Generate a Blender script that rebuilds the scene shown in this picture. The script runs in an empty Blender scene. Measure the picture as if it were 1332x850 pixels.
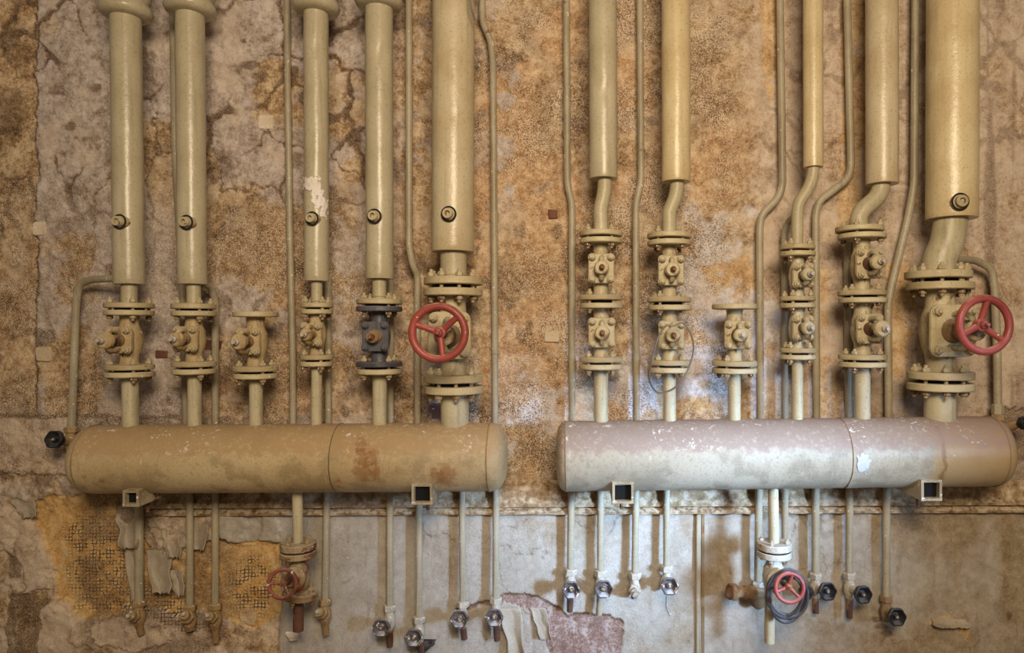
import bpy, bmesh, math, random
import numpy as np
from mathutils import Vector, Matrix, noise as mnoise

random.seed(7)
scene = bpy.context.scene
COL = scene.collection
PI = math.pi

# ------------------------------------------------------------------ camera
F = 900.0            # focal length in pixels of the 1332 x 850 frame
VX, VY = 748.0, 430.0
D = 2.82             # camera to wall
CZ = 1.60
cam = bpy.data.cameras.new('camera')
cam.sensor_width = 36.0
cam.lens = 36.0 * F / 1332.0
cam.shift_x = (666.0 - VX) / 1332.0
cam.shift_y = (VY - 425.0) / 1332.0
cam_o = bpy.data.objects.new('camera', cam)
cam_o.location = (0, -D, CZ)
cam_o.rotation_euler = (PI / 2, 0, 0)
COL.objects.link(cam_o)
scene.camera = cam_o

# ------------------------------------------------------------------ light
TINT = (1.0, 0.83, 0.58)      # warm room light
w = bpy.data.worlds.new('world'); scene.world = w
w.use_nodes = True
w.node_tree.nodes['Background'].inputs[0].default_value = (1.0, 0.83, 0.60, 1)
w.node_tree.nodes['Background'].inputs[1].default_value = 0.13


def area(name, loc, target, sx, sy, power, col, spread=180):
    l = bpy.data.lights.new(name, 'AREA')
    l.shape = 'RECTANGLE'; l.size = sx; l.size_y = sy
    l.energy = power; l.color = col; l.spread = math.radians(spread)
    o = bpy.data.objects.new(name, l); COL.objects.link(o)
    o.location = loc
    o.rotation_euler = (Vector(target) - Vector(loc)).to_track_quat('-Z', 'Y').to_euler()
    return o


area('room_light', (0.35, -3.7, 2.85), (0.1, 0, 1.45), 1.2, 0.8, 140, TINT)
area('window_daylight', (3.05, -3.20, 1.60), (0.25, 0, 0.80), 0.75, 0.75, 11.0, (0.42, 0.66, 1.0), 20)

vs = scene.view_settings
vs.view_transform = 'Standard'; vs.look = 'None'; vs.gamma = 1.0
vs.exposure = 0.0; vs.use_curve_mapping = False


# ------------------------------------------------------------------ geometry helpers
def sc(d):                     # metres per pixel at distance d from the wall
    return (D - d) / F


def W(px, py, d):              # pixel + real distance from wall -> world
    s = sc(d)
    return Vector(((px - VX) * s, -d, CZ + (VY - py) * s))


RD = 0.22                      # distance of header axis and risers from the wall
TD = 0.05                      # distance of the thin lines
S = sc(RD)


class MB:
    def __init__(self):
        self.v = []; self.f = []

    def add(self, vs, fs):
        b = len(self.v)
        self.v += [tuple(x) for x in vs]
        self.f += [tuple(i + b for i in f) for f in fs]
        return self

    def frame(self, axis):
        a = Vector(axis).normalized()
        r = Vector((0, 0, 1)) if abs(a.z) < 0.9 else Vector((1, 0, 0))
        u = r.cross(a).normalized(); v = a.cross(u)
        return a, u, v

    def lathe(self, o, axis, prof, n=24, lobes=None, closed=True, rot=0.0):
        """prof: list of (t along axis, radius)"""
        a, u, v = self.frame(axis); o = Vector(o)
        vs = []; fs = []
        for (t, r) in prof:
            for k in range(n):
                th = 2 * PI * k / n + rot
                rr = r * (lobes(th, t, r) if lobes else 1.0)
                vs.append(o + a * t + (u * math.cos(th) + v * math.sin(th)) * rr)
        m = len(prof)
        for i in range(m - 1):
            for k in range(n):
                k2 = (k + 1) % n
                fs.append((i * n + k, i * n + k2, (i + 1) * n + k2, (i + 1) * n + k))
        if closed:
            fs.append(tuple(range(n))[::-1])
            fs.append(tuple((m - 1) * n + k for k in range(n)))
        return self.add(vs, fs)

    def cyl(self, p0, p1, r, n=20, r1=None):
        p0 = Vector(p0); p1 = Vector(p1); L = (p1 - p0).length
        return self.lathe(p0, p1 - p0, [(0, r), (L, r if r1 is None else r1)], n)

    def disc(self, c, axis, r, h, n=32, bev=None, rot=0.0):
        """bevelled disc centred at c"""
        b = min(h * .25, .004) if bev is None else bev
        return self.lathe(c, axis, [(-h / 2, r - b), (-h / 2 + b, r), (h / 2 - b, r), (h / 2, r - b)], n, rot=rot)

    def tube(self, pts, r, n=14, cap=True, closed=False):
        pts = [Vector(p) for p in pts]
        m = len(pts)
        rs = r if isinstance(r, (list, tuple)) else [r] * m
        vs = []; fs = []
        up = None
        for i in range(m):
            if closed:
                t = pts[(i + 1) % m] - pts[(i - 1) % m]
            else:
                t = pts[min(i + 1, m - 1)] - pts[max(i - 1, 0)]
            t.normalize()
            if up is None:
                q = Vector((0, 1, 0)) if abs(t.y) < .9 else Vector((1, 0, 0))
                up = (q - t * q.dot(t)).normalized()
            else:
                up = (up - t * up.dot(t)).normalized()
            b = t.cross(up)
            for k in range(n):
                th = 2 * PI * k / n
                vs.append(pts[i] + (up * math.cos(th) + b * math.sin(th)) * rs[i])
        for i in range(m if closed else m - 1):
            j = (i + 1) % m
            for k in range(n):
                k2 = (k + 1) % n
                fs.append((i * n + k, i * n + k2, j * n + k2, j * n + k))
        if cap and not closed:
            fs.append(tuple(range(n))[::-1]); fs.append(tuple((m - 1) * n + k for k in range(n)))
        return self.add(vs, fs)

    def torus(self, c, axis, R, r, n=48, m=12):
        a, u, v = self.frame(axis); c = Vector(c)
        return self.tube([c + (u * math.cos(2 * PI * k / n) + v * math.sin(2 * PI * k / n)) * R for k in range(n)], r, m, closed=True)

    def prism(self, o, axis, updir, outline, h, bev=0.0):
        """outline: list of (a,b) in the plane; extruded h along axis from o"""
        ax = Vector(axis).normalized(); w_ = Vector(updir).normalized(); s_ = w_.cross(ax).normalized(); o = Vector(o)
        n = len(outline)
        rings = [(0, 1.0), (h, 1.0)] if bev == 0 else [(0, 1.0), (h - bev, 1.0), (h, None)]
        vs = []; fs = []
        mx = max(math.hypot(*p) for p in outline)
        for (t, k) in rings:
            kk = (1 - bev / mx) if k is None else k
            for (p, q) in outline:
                vs.append(o + ax * t + s_ * p * kk + w_ * q * kk)
        for i in range(len(rings) - 1):
            for k in range(n):
                k2 = (k + 1) % n
                fs.append((i * n + k, i * n + k2, (i + 1) * n + k2, (i + 1) * n + k))
        fs.append(tuple(range(n))[::-1]); fs.append(tuple((len(rings) - 1) * n + k for k in range(n)))
        return self.add(vs, fs)

    def box(self, lo, hi):
        x0, y0, z0 = lo; x1, y1, z1 = hi
        return self.add([(x0, y0, z0), (x1, y0, z0), (x1, y1, z0), (x0, y1, z0), (x0, y0, z1), (x1, y0, z1), (x1, y1, z1), (x0, y1, z1)],
                        [(3, 2, 1, 0), (4, 5, 6, 7), (0, 1, 5, 4), (1, 2, 6, 5), (2, 3, 7, 6), (3, 0, 4, 7)])

    def jitter(self, amp, scale, seed=0.0):
        out = []
        for p in self.v:
            q = Vector(p)
            out.append(tuple(q + mnoise.noise_vector(q * scale + Vector((seed, seed * 1.7, 0))) * amp))
        self.v = out
        return self

    def mesh(self, name, mat, o=(0, 0, 0), angle=38):
        o = Vector(o)
        me = bpy.data.meshes.new(name)
        me.from_pydata([tuple(Vector(p) - o) for p in self.v], [], self.f)
        bm = bmesh.new(); bm.from_mesh(me)
        bmesh.ops.recalc_face_normals(bm, faces=bm.faces)
        bm.to_mesh(me); bm.free()
        me.polygons.foreach_set('use_smooth', [True] * len(me.polygons))
        me.set_sharp_from_angle(angle=math.radians(angle))
        me.materials.append(mat)
        return me


def rounded_rect(a, b, r, n=4):
    out = []
    for (cx, cy, s0) in ((a - r, b - r, 0), (-a + r, b - r, 1), (-a + r, -b + r, 2), (a - r, -b + r, 3)):
        for k in range(n + 1):
            th = (s0 + k / n) * PI / 2
            out.append((cx + r * math.cos(th), cy + r * math.sin(th)))
    return out


def fillet(pts, rad, n=6):
    pts = [Vector(p) for p in pts]
    out = [pts[0]]
    for i in range(1, len(pts) - 1):
        a, b, c = pts[i - 1], pts[i], pts[i + 1]
        l1 = (a - b).length; l2 = (c - b).length
        k = min(rad, l1 * .45, l2 * .45)
        p = b + (a - b).normalized() * k; q = b + (c - b).normalized() * k
        for j in range(n + 1):
            t = j / n
            out.append(p * (1 - t) ** 2 + b * 2 * t * (1 - t) + q * t * t)
    out.append(pts[-1])
    return out


ORG = {}


def empty(name, loc, label, cat, group=None):
    o = bpy.data.objects.new(name, None); COL.objects.link(o)
    o.empty_display_size = .03
    o.location = loc; ORG[o] = Vector(loc)
    o['label'] = label; o['category'] = cat
    if group: o['group'] = group
    return o


def part(name, mb, mat, parent, label=None, angle=38):
    o = bpy.data.objects.new(name, mb.mesh(name, mat, ORG[parent], angle))
    COL.objects.link(o); o.parent = parent; ORG[o] = ORG[parent].copy()
    if label: o['label'] = label
    return o


def inst(name, me, parent, loc, rot=None):
    o = bpy.data.objects.new(name, me); COL.objects.link(o)
    o.parent = parent; o.location = Vector(loc) - ORG[parent]
    if rot is not None: o.rotation_euler = rot
    ORG[o] = Vector(loc)
    return o


def single(name, mb, mat, loc, label, cat, group=None, kind=None):
    o = bpy.data.objects.new(name, mb.mesh(name, mat, loc)); COL.objects.link(o)
    o.location = loc; ORG[o] = Vector(loc)
    if kind:
        o['kind'] = kind
    o['label'] = label; o['category'] = cat
    if group: o['group'] = group
    return o


# ------------------------------------------------------------------ materials
def lin(c):
    c = c / 255.0
    return c / 12.92 if c <= .04045 else ((c + .055) / 1.055) ** 2.4


def A(r, g, b, k=0.86):
    """colour as seen in the warm room light -> surface colour"""
    return (min(.9, lin(r) * k), min(.9, lin(g) / .95 * k), min(.9, lin(b) / .74 * k), 1)


class NT:
    def __init__(self, name):
        self.m = bpy.data.materials.new(name); self.m.use_nodes = True
        self.t = self.m.node_tree
        self.b = self.t.nodes['Principled BSDF']
        self.co = self.t.nodes.new('ShaderNodeTexCoord').outputs['Object']

    def n(self, typ, **kw):
        x = self.t.nodes.new(typ)
        for k, v in kw.items(): setattr(x, k, v)
        return x

    def set(self, sock, val):
        if isinstance(val, bpy.types.NodeSocket): self.t.links.new(val, sock)
        else: sock.default_value = val

    def noise(self, scale, detail=4, rough=.55, vec=None, dist=0.0):
        x = self.n('ShaderNodeTexNoise')
        self.set(x.inputs['Vector'], vec or self.co)
        x.inputs['Scale'].default_value = scale; x.inputs['Detail'].default_value = detail
        x.inputs['Roughness'].default_value = rough; x.inputs['Distortion'].default_value = dist
        return x.outputs['Fac']

    def mapped(self, s, vec=None, loc=(0, 0, 0)):
        x = self.n('ShaderNodeMapping'); self.set(x.inputs['Vector'], vec or self.co)
        x.inputs['Scale'].default_value = s; x.inputs['Location'].default_value = loc
        return x.outputs[0]

    def ramp(self, fac, stops):
        x = self.n('ShaderNodeValToRGB'); self.set(x.inputs[0], fac)
        e = x.color_ramp.elements
        while len(e) < len(stops): e.new(.5)
        for i, (p, c) in enumerate(stops):
            e[i].position = p; e[i].color = c if len(c) == 4 else (*c, 1)
        return x.outputs[0]

    def step(self, fac, a, b):
        x = self.n('ShaderNodeMapRange'); x.interpolation_type = 'SMOOTHSTEP'
        self.set(x.inputs['Value'], fac)
        x.inputs['From Min'].default_value = a; x.inputs['From Max'].default_value = b
        return x.outputs[0]

    def math(self, op, a, b=None):
        x = self.n('ShaderNodeMath', operation=op); self.set(x.inputs[0], a)
        if b is not None: self.set(x.inputs[1], b)
        return x.outputs[0]

    def mix(self, fac, a, b):
        x = self.n('ShaderNodeMix', data_type='RGBA')
        self.set(x.inputs[0], fac); self.set(x.inputs[6], a); self.set(x.inputs[7], b)
        return x.outputs[2]

    def attr(self, name):
        x = self.n('ShaderNodeAttribute'); x.attribute_name = name
        return x.outputs['Fac']

    def bump(self, h, strength=.4, dist=.004, prev=None):
        x = self.n('ShaderNodeBump'); x.inputs['Strength'].default_value = strength
        x.inputs['Distance'].default_value = dist
        self.set(x.inputs['Height'], h)
        if prev is not None: self.set(x.inputs['Normal'], prev)
        return x.outputs[0]

    def up(self, a=.35, b=.95):
        g = self.n('ShaderNodeNewGeometry'); s = self.n('ShaderNodeSeparateXYZ')
        self.t.links.new(g.outputs['Normal'], s.inputs[0])
        return self.step(s.outputs[2], a, b)

    def done(self, col, rough=.5, normal=None, metal=0.0, spec=.4):
        self.set(self.b.inputs['Base Color'], col); self.set(self.b.inputs['Roughness'], rough)
        self.set(self.b.inputs['Metallic'], metal); self.set(self.b.inputs['Specular IOR Level'], spec)
        if normal is not None: self.set(self.b.inputs['Normal'], normal)
        return self.m


def paint(name, base, dark, rust=(120, 70, 35), rust_at=.70, chip_at=.74, dust=.5, dustc=(196, 176, 140), rough=.42, bump=.25, streak=True, stains=.55):
    N = NT(name)
    big = N.noise(5, 3)
    col = N.mix(N.step(big, .35, .7), A(*base), A(*dark))
    if streak:
        st = N.noise(1.0, 4, .6, N.mapped((55, 55, 3.2)))
        col = N.mix(N.math('MULTIPLY', N.step(st, .5, .75), stains), col, A(*[c * .72 for c in dark]))
    fine = N.noise(130, 3)
    col = N.mix(N.math('MULTIPLY', N.step(fine, .52, .75), .45), col, A(*[c * .70 for c in dark]))
    # rust
    ru = N.noise(16, 5, .62)
    col = N.mix(N.math('MULTIPLY', N.step(ru, rust_at, rust_at + .06), .85), col, A(*rust))
    # pale chips
    ch = N.noise(62, 2, .5)
    col = N.mix(N.step(ch, chip_at, chip_at + .03), col, A(225, 212, 185))
    # settled dust
    du = N.math('MULTIPLY', N.math('MULTIPLY', N.up(), N.step(N.noise(38, 4), .32, .62)), dust)
    col = N.mix(du, col, A(*dustc))
    nb = N.bump(N.noise(28, 5, .6), bump, .006)
    nb = N.bump(N.noise(190, 2), bump * .7, .002, nb)
    r = N.math('ADD', N.math('MULTIPLY', du, .4), rough)
    return N.done(col, r, nb)


M = {}
M['sleeve_olive'] = paint('paint_olive_sleeve', (194, 177, 136), (178, 160, 118), rust_at=.76, chip_at=.80, dust=.2, rough=.30, bump=.22, stains=.3)
M['sleeve_tan'] = paint('paint_tan_sleeve', (202, 182, 138), (186, 162, 114), rust_at=.76, chip_at=.79, dust=.2, rough=.31, bump=.3, stains=.3)
M['sleeve_ochre'] = paint('paint_ochre_sleeve', (214, 190, 136), (198, 170, 116), rust_at=.77, chip_at=.80, dust=.2, rough=.30, bump=.3, stains=.25)
M['pipe'] = paint('paint_pipe', (200, 184, 140), (178, 160, 116), rust_at=.72, chip_at=.73, dust=.4, rough=.42, bump=.3)
M['thin'] = paint('paint_thin_pipe', (182, 166, 128), (156, 138, 102), rust_at=.70, chip_at=.70, dust=.4, rough=.45, bump=.25)
M['valve'] = paint('paint_valve', (200, 180, 130), (170, 146, 98), rust_at=.60, chip_at=.71, dust=.7, rough=.45, bump=.6)
M['valve_dusty'] = paint('paint_valve_dusty', (202, 174, 120), (160, 130, 82), rust_at=.62, chip_at=.70, dust=.85, dustc=(205, 178, 132), rough=.6, bump=.7)
M['flange'] = paint('paint_flange', (202, 182, 132), (174, 150, 102), rust_at=.66, chip_at=.72, dust=.8, rough=.5, bump=.4, streak=False)
M['blue'] = paint('paint_slate_blue', (98, 94, 92), (66, 64, 66), rust_at=.66, chip_at=.74, dust=.6, dustc=(150, 130, 105), rough=.45, bump=.5)
M['rustyvalve'] = paint('paint_rusty_valve', (176, 152, 108), (128, 92, 54), rust=(120, 64, 32), rust_at=.52, chip_at=.68, dust=.9, rough=.65, bump=.8)
M['rust'] = paint('rusted_iron', (116, 72, 46), (70, 44, 30), rust=(152, 104, 62), rust_at=.53, chip_at=.78, dust=.4, rough=.8, bump=.9)
M['bolt'] = paint('paint_bolt', (196, 176, 128), (150, 124, 82), rust=(112, 62, 34), rust_at=.58, chip_at=.70, dust=.6, rough=.5, bump=.4, streak=False)
M['steel'] = paint('bare_steel', (214, 202, 180), (150, 134, 108), rust_at=.66, chip_at=.7, dust=.3, rough=.35, bump=.3, streak=False)
M['darkgap'] = paint('gasket_black', (40, 32, 24), (24, 19, 14), rust_at=.8, chip_at=.9, dust=0, rough=.9, bump=.2, streak=False)
M['red'] = paint('paint_red_wheel', (166, 76, 62), (140, 60, 48), rust=(116, 50, 34), rust_at=.68, chip_at=.76, dust=.75, dustc=(206, 150, 122), rough=.42, bump=.35, streak=False)
M['redrust'] = paint('paint_red_wheel_rusted', (150, 84, 66), (112, 60, 44), rust=(104, 58, 36), rust_at=.52, chip_at=.66, dust=.8, dustc=(190, 150, 112), rough=.7, bump=.7, streak=False)
M['tap'] = paint('dusty_tap_brass', (196, 182, 150), (150, 128, 92), rust=(128, 82, 46), rust_at=.60, chip_at=.64, dust=.9, dustc=(216, 204, 178), rough=.6, bump=.9, streak=False)
M['tapbrown'] = paint('dusty_tap_brown', (150, 118, 76), (108, 80, 48), rust_at=.60, chip_at=.70, dust=.8, dustc=(190, 160, 116), rough=.7, bump=.9, streak=False)
M['tan_crust'] = paint('crusted_tap', (176, 144, 92), (122, 90, 50), rust_at=.60, chip_at=.66, dust=.8, dustc=(200, 170, 120), rough=.8, bump=1.0, streak=False)
M['knob_black'] = paint('knob_black_plastic', (50, 45, 42), (34, 31, 30), rust_at=.9, chip_at=.80, dust=.4, dustc=(150, 140, 130), rough=.45, bump=.3, streak=False)
M['knob_dusty'] = paint('knob_grey_dusty', (112, 98, 84), (74, 64, 56), rust_at=.9, chip_at=.62, dust=.95, dustc=(206, 198, 186), rough=.6, bump=.6, streak=False)
M['bracket'] = paint('paint_bracket', (186, 168, 128), (146, 124, 86), rust=(116, 74, 40), rust_at=.58, chip_at=.66, dust=.9, dustc=(210, 188, 150), rough=.6, bump=.7, streak=False)
M['wire'] = paint('grey_wire', (138, 124, 104), (104, 92, 76), rust_at=.8, chip_at=.8, dust=.3, rough=.45, bump=.1, streak=False)
M['cable'] = paint('dark_cable', (66, 58, 52), (46, 41, 38), rust_at=.9, chip_at=.78, dust=.6, dustc=(160, 150, 142), rough=.55, bump=.2, streak=False)
M['flake'] = paint('paint_flake_grey', (182, 164, 132), (158, 140, 108), rust_at=.74, chip_at=.74, dust=.2, rough=.55, bump=.3, stains=.2)
M['brick'] = paint('old_brick', (132, 84, 58), (92, 56, 38), rust_at=.8, chip_at=.72, dust=.5, rough=.85, bump=1.0, streak=False)
M['plug'] = paint('plaster_plug', (236, 214, 176), (206, 180, 138), rust_at=.76, chip_at=.70, dust=.3, rough=.85, bump=.9, streak=False)
M['seam'] = paint('weld_bead_brown', (150, 122, 80), (108, 82, 50), rust_at=.6, chip_at=.75, dust=.3, rough=.6, bump=.4, streak=False)
M['tube_shade'] = paint('painted_tube_shade', (16, 12, 9), (9, 7, 6), rust_at=.95, chip_at=.95, dust=0, rough=1.0, bump=.1, streak=False)  # near-black for the shade painted inside the bracket tubes
M['gland'] = paint('grimy_gland', (150, 118, 76), (92, 66, 40), rust=(84, 52, 30), rust_at=.50, chip_at=.72, dust=.5, rough=.75, bump=.9, streak=False)
M['patch'] = paint('pale_undercoat', (206, 204, 196), (190, 186, 176), rust_at=.85, chip_at=.85, dust=0, rough=.6, bump=.2, streak=False)
M['lint'] = paint('torn_lining', (244, 232, 206), (222, 200, 164), rust=(150, 108, 62), rust_at=.62, chip_at=.66, dust=.2, rough=.85, bump=1.0, streak=False)


def drum_mat(name, base, dark, dustc, rust_at, ring=None, spots=()):
    N = NT(name)
    col = N.mix(N.step(N.noise(4, 4), .35, .68), A(*base), A(*dark))
    ringn = N.noise(1.0, 6, .7, N.mapped((62, 9, 9)))
    low = N.noise(9, 5, .6)
    col = N.mix(N.math('MULTIPLY', N.step(low, .50, .62), .55), col, A(*[c * .80 for c in dark]))
    col = N.mix(N.math('MULTIPLY', N.step(ringn, .56, .72), .40), col, A(*[c * .74 for c in dark]))
    col = N.mix(N.math('MULTIPLY', N.step(ringn, .42, .28), .55), col, A(*[min(255, c * 1.2) for c in base]))
    col = N.mix(N.math('MULTIPLY', N.step(N.noise(120, 3), .5, .72), .4), col, A(*[c * .66 for c in dark]))
    col = N.mix(N.math('MULTIPLY', N.step(N.noise(7, 5, .65), rust_at, rust_at + .07), .75), col, A(150, 92, 40))
    if ring is not None:        # object x from which the shell turns brown, with a dark rust ring
        s = N.n('ShaderNodeSeparateXYZ'); N.t.links.new(N.co, s.inputs[0])
        e = N.math('ADD', s.outputs[0], N.math('MULTIPLY', N.noise(14, 4), .06))
        col = N.mix(N.math('MULTIPLY', N.step(e, ring, ring + .035), .75), col, A(168, 130, 72))
        d1 = N.math('ABSOLUTE', N.math('SUBTRACT', e, ring + .05))
        col = N.mix(N.math('MULTIPLY', N.step(d1, .014, .002), .6), col, A(110, 70, 30))
    du = N.math('MULTIPLY', N.step(N.math('ADD', N.up(-.25, .9), N.math('MULTIPLY', N.math('SUBTRACT', N.noise(26, 5, .65), .5), 1.1)), .30, .55), N.step(N.noise(60, 4, .6), .25, .5))
    col = N.mix(N.math('MULTIPLY', du, .85), col, A(*dustc))
    col = N.mix(N.math('MULTIPLY', N.math('MULTIPLY', N.up(.1, .6), N.step(N.noise(7, 3), .46, .6)), N.step(N.noise(64, 4, .65), .585, .63)), col, A(238, 226, 200))
    for (qx, qz, qr) in spots:      # rust blotches
        vd = N.n('ShaderNodeVectorMath', operation='DISTANCE'); N.t.links.new(N.mapped((1, .25, .75)), vd.inputs[0]); vd.inputs[1].default_value = (qx, -.03, qz * .75)
        e = N.math('ADD', N.math('DIVIDE', vd.outputs['Value'], qr), N.math('MULTIPLY', N.math('SUBTRACT', N.noise(42, 5, .7), .5), 2.4))
        col = N.mix(N.math('MULTIPLY', N.step(e, 1.0, .35), .6), col, A(138, 86, 40))
    col = N.mix(N.step(N.noise(75, 2), .765, .79), col, A(225, 212, 180))
    nb = N.bump(N.noise(22, 5, .6), .35, .006)
    nb = N.bump(ringn, .12, .002, nb)
    nb = N.bump(N.noise(160, 3), .35, .002, nb)
    return N.done(col, N.math('ADD', N.math('MULTIPLY', du, .35), .42), nb)


M['drum_l'] = drum_mat('paint_drum_tan', (200, 174, 124), (182, 154, 104), (176, 142, 94), .64, spots=((.30, .150, .035), (.335, .155, .03), (.30, .10, .045), (.345, .10, .03), (.60, .08, .05), (.56, .085, .035), (.29, .19, .03)))
M['drum_r'] = drum_mat('paint_drum_grey', (184, 168, 134), (172, 156, 122), (160, 134, 112), .80, ring=.535)


# ------------------------------------------------------------------ the wall as a relief
rng = np.random.RandomState(3)
TAB = rng.rand(512, 512)


def vnoise(x, y, seed=0):
    x = x + seed * 37.13; y = y + seed * 91.7
    xi = np.floor(x).astype(int); yi = np.floor(y).astype(int)
    fx = x - xi; fy = y - yi
    fx = fx * fx * (3 - 2 * fx); fy = fy * fy * (3 - 2 * fy)
    a = TAB[xi % 512, yi % 512]; b = TAB[(xi + 1) % 512, yi % 512]
    c = TAB[xi % 512, (yi + 1) % 512]; d = TAB[(xi + 1) % 512, (yi + 1) % 512]
    return (a * (1 - fx) + b * fx) * (1 - fy) + (c * (1 - fx) + d * fx) * fy


def fbm(x, y, size, octs=4, seed=0, gain=.55):
    s = 0; amp = 1; tot = 0
    for o in range(octs):
        s = s + amp * vnoise(x / size * 2 ** o, y / size * 2 ** o, seed + o * 5)
        tot += amp; amp *= gain
    return s / tot


def sstep(a, b, x):
    t = np.clip((x - a) / (b - a), 0, 1)
    return t * t * (3 - 2 * t)


def inpoly(x, y, pts):
    r = np.zeros(x.shape, bool)
    n = len(pts)
    for i in range(n):
        x0, y0 = pts[i]; x1, y1 = pts[(i + 1) % n]
        if y0 == y1: continue
        c = ((y0 > y) != (y1 > y)) & (x < (x1 - x0) * (y - y0) / (y1 - y0) + x0)
        r ^= c
    return r


def blob(x, y, cx, cy, rx, ry):
    return np.exp(-(((x - cx) / rx) ** 2 + ((y - cy) / ry) ** 2))


def axis_steps(a, b, c, d, fine, coarse):
    return np.concatenate([np.arange(a, b, coarse), np.arange(b, c, fine), np.arange(c, d + coarse, coarse)])


gx = axis_steps(-420, -16, 1350, 1800, 1.8, 14)
FLOOR_PY = VY + CZ / sc(0)
gy = np.concatenate([np.arange(-300, -12, 14), np.arange(-12, 862, 1.8), np.linspace(864, FLOOR_PY + 6, 8)])
X, Y = np.meshgrid(gx, gy)
h = np.zeros_like(X)
n_big = fbm(X, Y, 120, 5, 1); n_mid = fbm(X, Y, 34, 4, 2); n_fin = fbm(X, Y, 9, 3, 3); n_v = fbm(X * 3.0, Y * .35, 60, 4, 4)
wx = X + (fbm(X, Y, 30, 4, 11) - .5) * 34; wy = Y + (fbm(X, Y, 30, 4, 12) - .5) * 34
wxs = X + (fbm(X, Y, 26, 5, 13, .7) - .5) * 13; wys = Y + (fbm(X, Y, 26, 5, 14, .7) - .5) * 13

upper = sstep(668, 660, Y)
lowleft = (wxs < 366) & (wys > 600)

# crack network (voronoi edges) for the old plaster on the left
cp = np.stack([rng.rand(640) * 2300 - 450, rng.rand(640) * 1300 - 320], 1)
f1 = np.full(X.shape, 1e9); f2 = np.full(X.shape, 1e9)
for (a, b) in cp:
    dd = (wx + (wxs - X) * .8 - a) ** 2 + ((wy + (wys - Y) * .8) - b) ** 2
    f2 = np.minimum(f2, np.maximum(f1, dd)); f1 = np.minimum(f1, dd)
edge = np.sqrt(f2) - np.sqrt(f1)
crackw = 1.5 + 8.0 * sstep(.48, .72, fbm(X, Y, 70, 3, 21))
crack = sstep(crackw + 1.2, crackw * .6, edge) * sstep(.36, .46, fbm(X, Y, 110, 3, 22))
zone_crack = np.clip(sstep(540, 470, X) * sstep(330, 200, Y) + .45 * sstep(960, 1010, X) * sstep(400, 200, Y) + .25 * sstep(620, 500, X) * sstep(600, 300, Y), 0, 1) * upper
crack = crack * zone_crack

m_plaster = np.zeros_like(X); m_orange = np.zeros_like(X); m_pink = np.zeros_like(X); m_ochre = np.zeros_like(X)
m_white = np.zeros_like(X); m_paint = np.zeros_like(X); m_bare = np.zeros_like(X); m_dark = np.zeros_like(X); m_mesh = np.zeros_like(X)

# grey plaster islands
pl = sstep(.40, .50, fbm(X, Y, 95, 5, 31) + .09 * sstep(260, 60, Y) - .07 * blob(X, Y, 20, 250, 60, 500) + .04 * blob(X, Y, 200, 450, 200, 120))
m_plaster = pl * sstep(545, 480, wx) * sstep(44, 50, wxs) * upper
m_plaster = np.maximum(m_plaster, .7 * sstep(.58, .63, fbm(X, Y, 40, 4, 33)) * sstep(470, 540, X) * sstep(780, 690, X) * sstep(330, 250, Y) * upper)
for (cx, cy, r) in ((658, 132, 13), (657, 192, 15), (650, 214, 10), (92, 60, 0), (672, 100, 8), (663, 250, 8)):
    if r: m_plaster = np.maximum(m_plaster, sstep(1.1, .85, np.hypot(wxs - cx, wys - cy) / r))
# orange-brown middle
m_orange = sstep(.42, .60, fbm(X, Y, 70, 5, 35)) * sstep(500, 600, X) * sstep(1010, 930, X) * upper * (1 - m_plaster)
m_orange = np.maximum(m_orange, .6 * sstep(.5, .62, fbm(X, Y, 60, 4, 36)) * sstep(560, 480, X) * upper * (1 - m_plaster) * .8)
# smoother pinkish render on the right
m_pink = sstep(945, 1000, wx + (n_big - .5) * 60) * upper
m_pink *= (1 - .55 * sstep(.52, .66, fbm(X, Y, 60, 5, 38)))
# ochre where the render came off
oc = np.zeros_like(X)
for pg in (((990, -20), (1018, -20), (1016, 90), (1004, 130), (992, 110)),
           ((1092, -20), (1128, -20), (1126, 160), (1112, 240), (1126, 262), (1108, 300), (1086, 300), (1092, 240), (1094, 120)),
           ((1152, 345), (1180, 340), (1190, 420), (1168, 500), (1152, 470)),
           ((880, 425), (950, 415), (955, 446), (884, 452)), ((905, 350), (985, 330), (985, 380), (930, 372)),
           ((850, 505), (918, 495), (930, 540), (860, 546)), ((1066, 350), (1076, 350), (1076, 540), (1066, 540))):
    oc = np.maximum(oc, inpoly(wxs, wys, pg).astype(float) * sstep(.30, .42, fbm(X, Y, 22, 3, 40)))
m_ochre = oc * upper * .6
# pale glossier patches on the upper wall
wz = blob(X, Y, 915, 430, 70, 120) + .8 * blob(X, Y, 820, 500, 70, 70) + .7 * blob(X, Y, 700, 545, 60, 60) + .6 * blob(X, Y, 1000, 450, 24, 150) + .5 * blob(X, Y, 800, 130, 20, 40) + .5 * blob(X, Y, 940, 290, 50, 40) + .35 * blob(X, Y, 1085, 420, 16, 60)
m_white = .9 * sstep(.62, .84, fbm(X, Y, 26, 5, 42, .62) * .9 + .42 * np.clip(wz, 0, 1)) * upper * (1 - .8 * m_ochre)
m_white *= sstep(.02, .12, wz)

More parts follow.
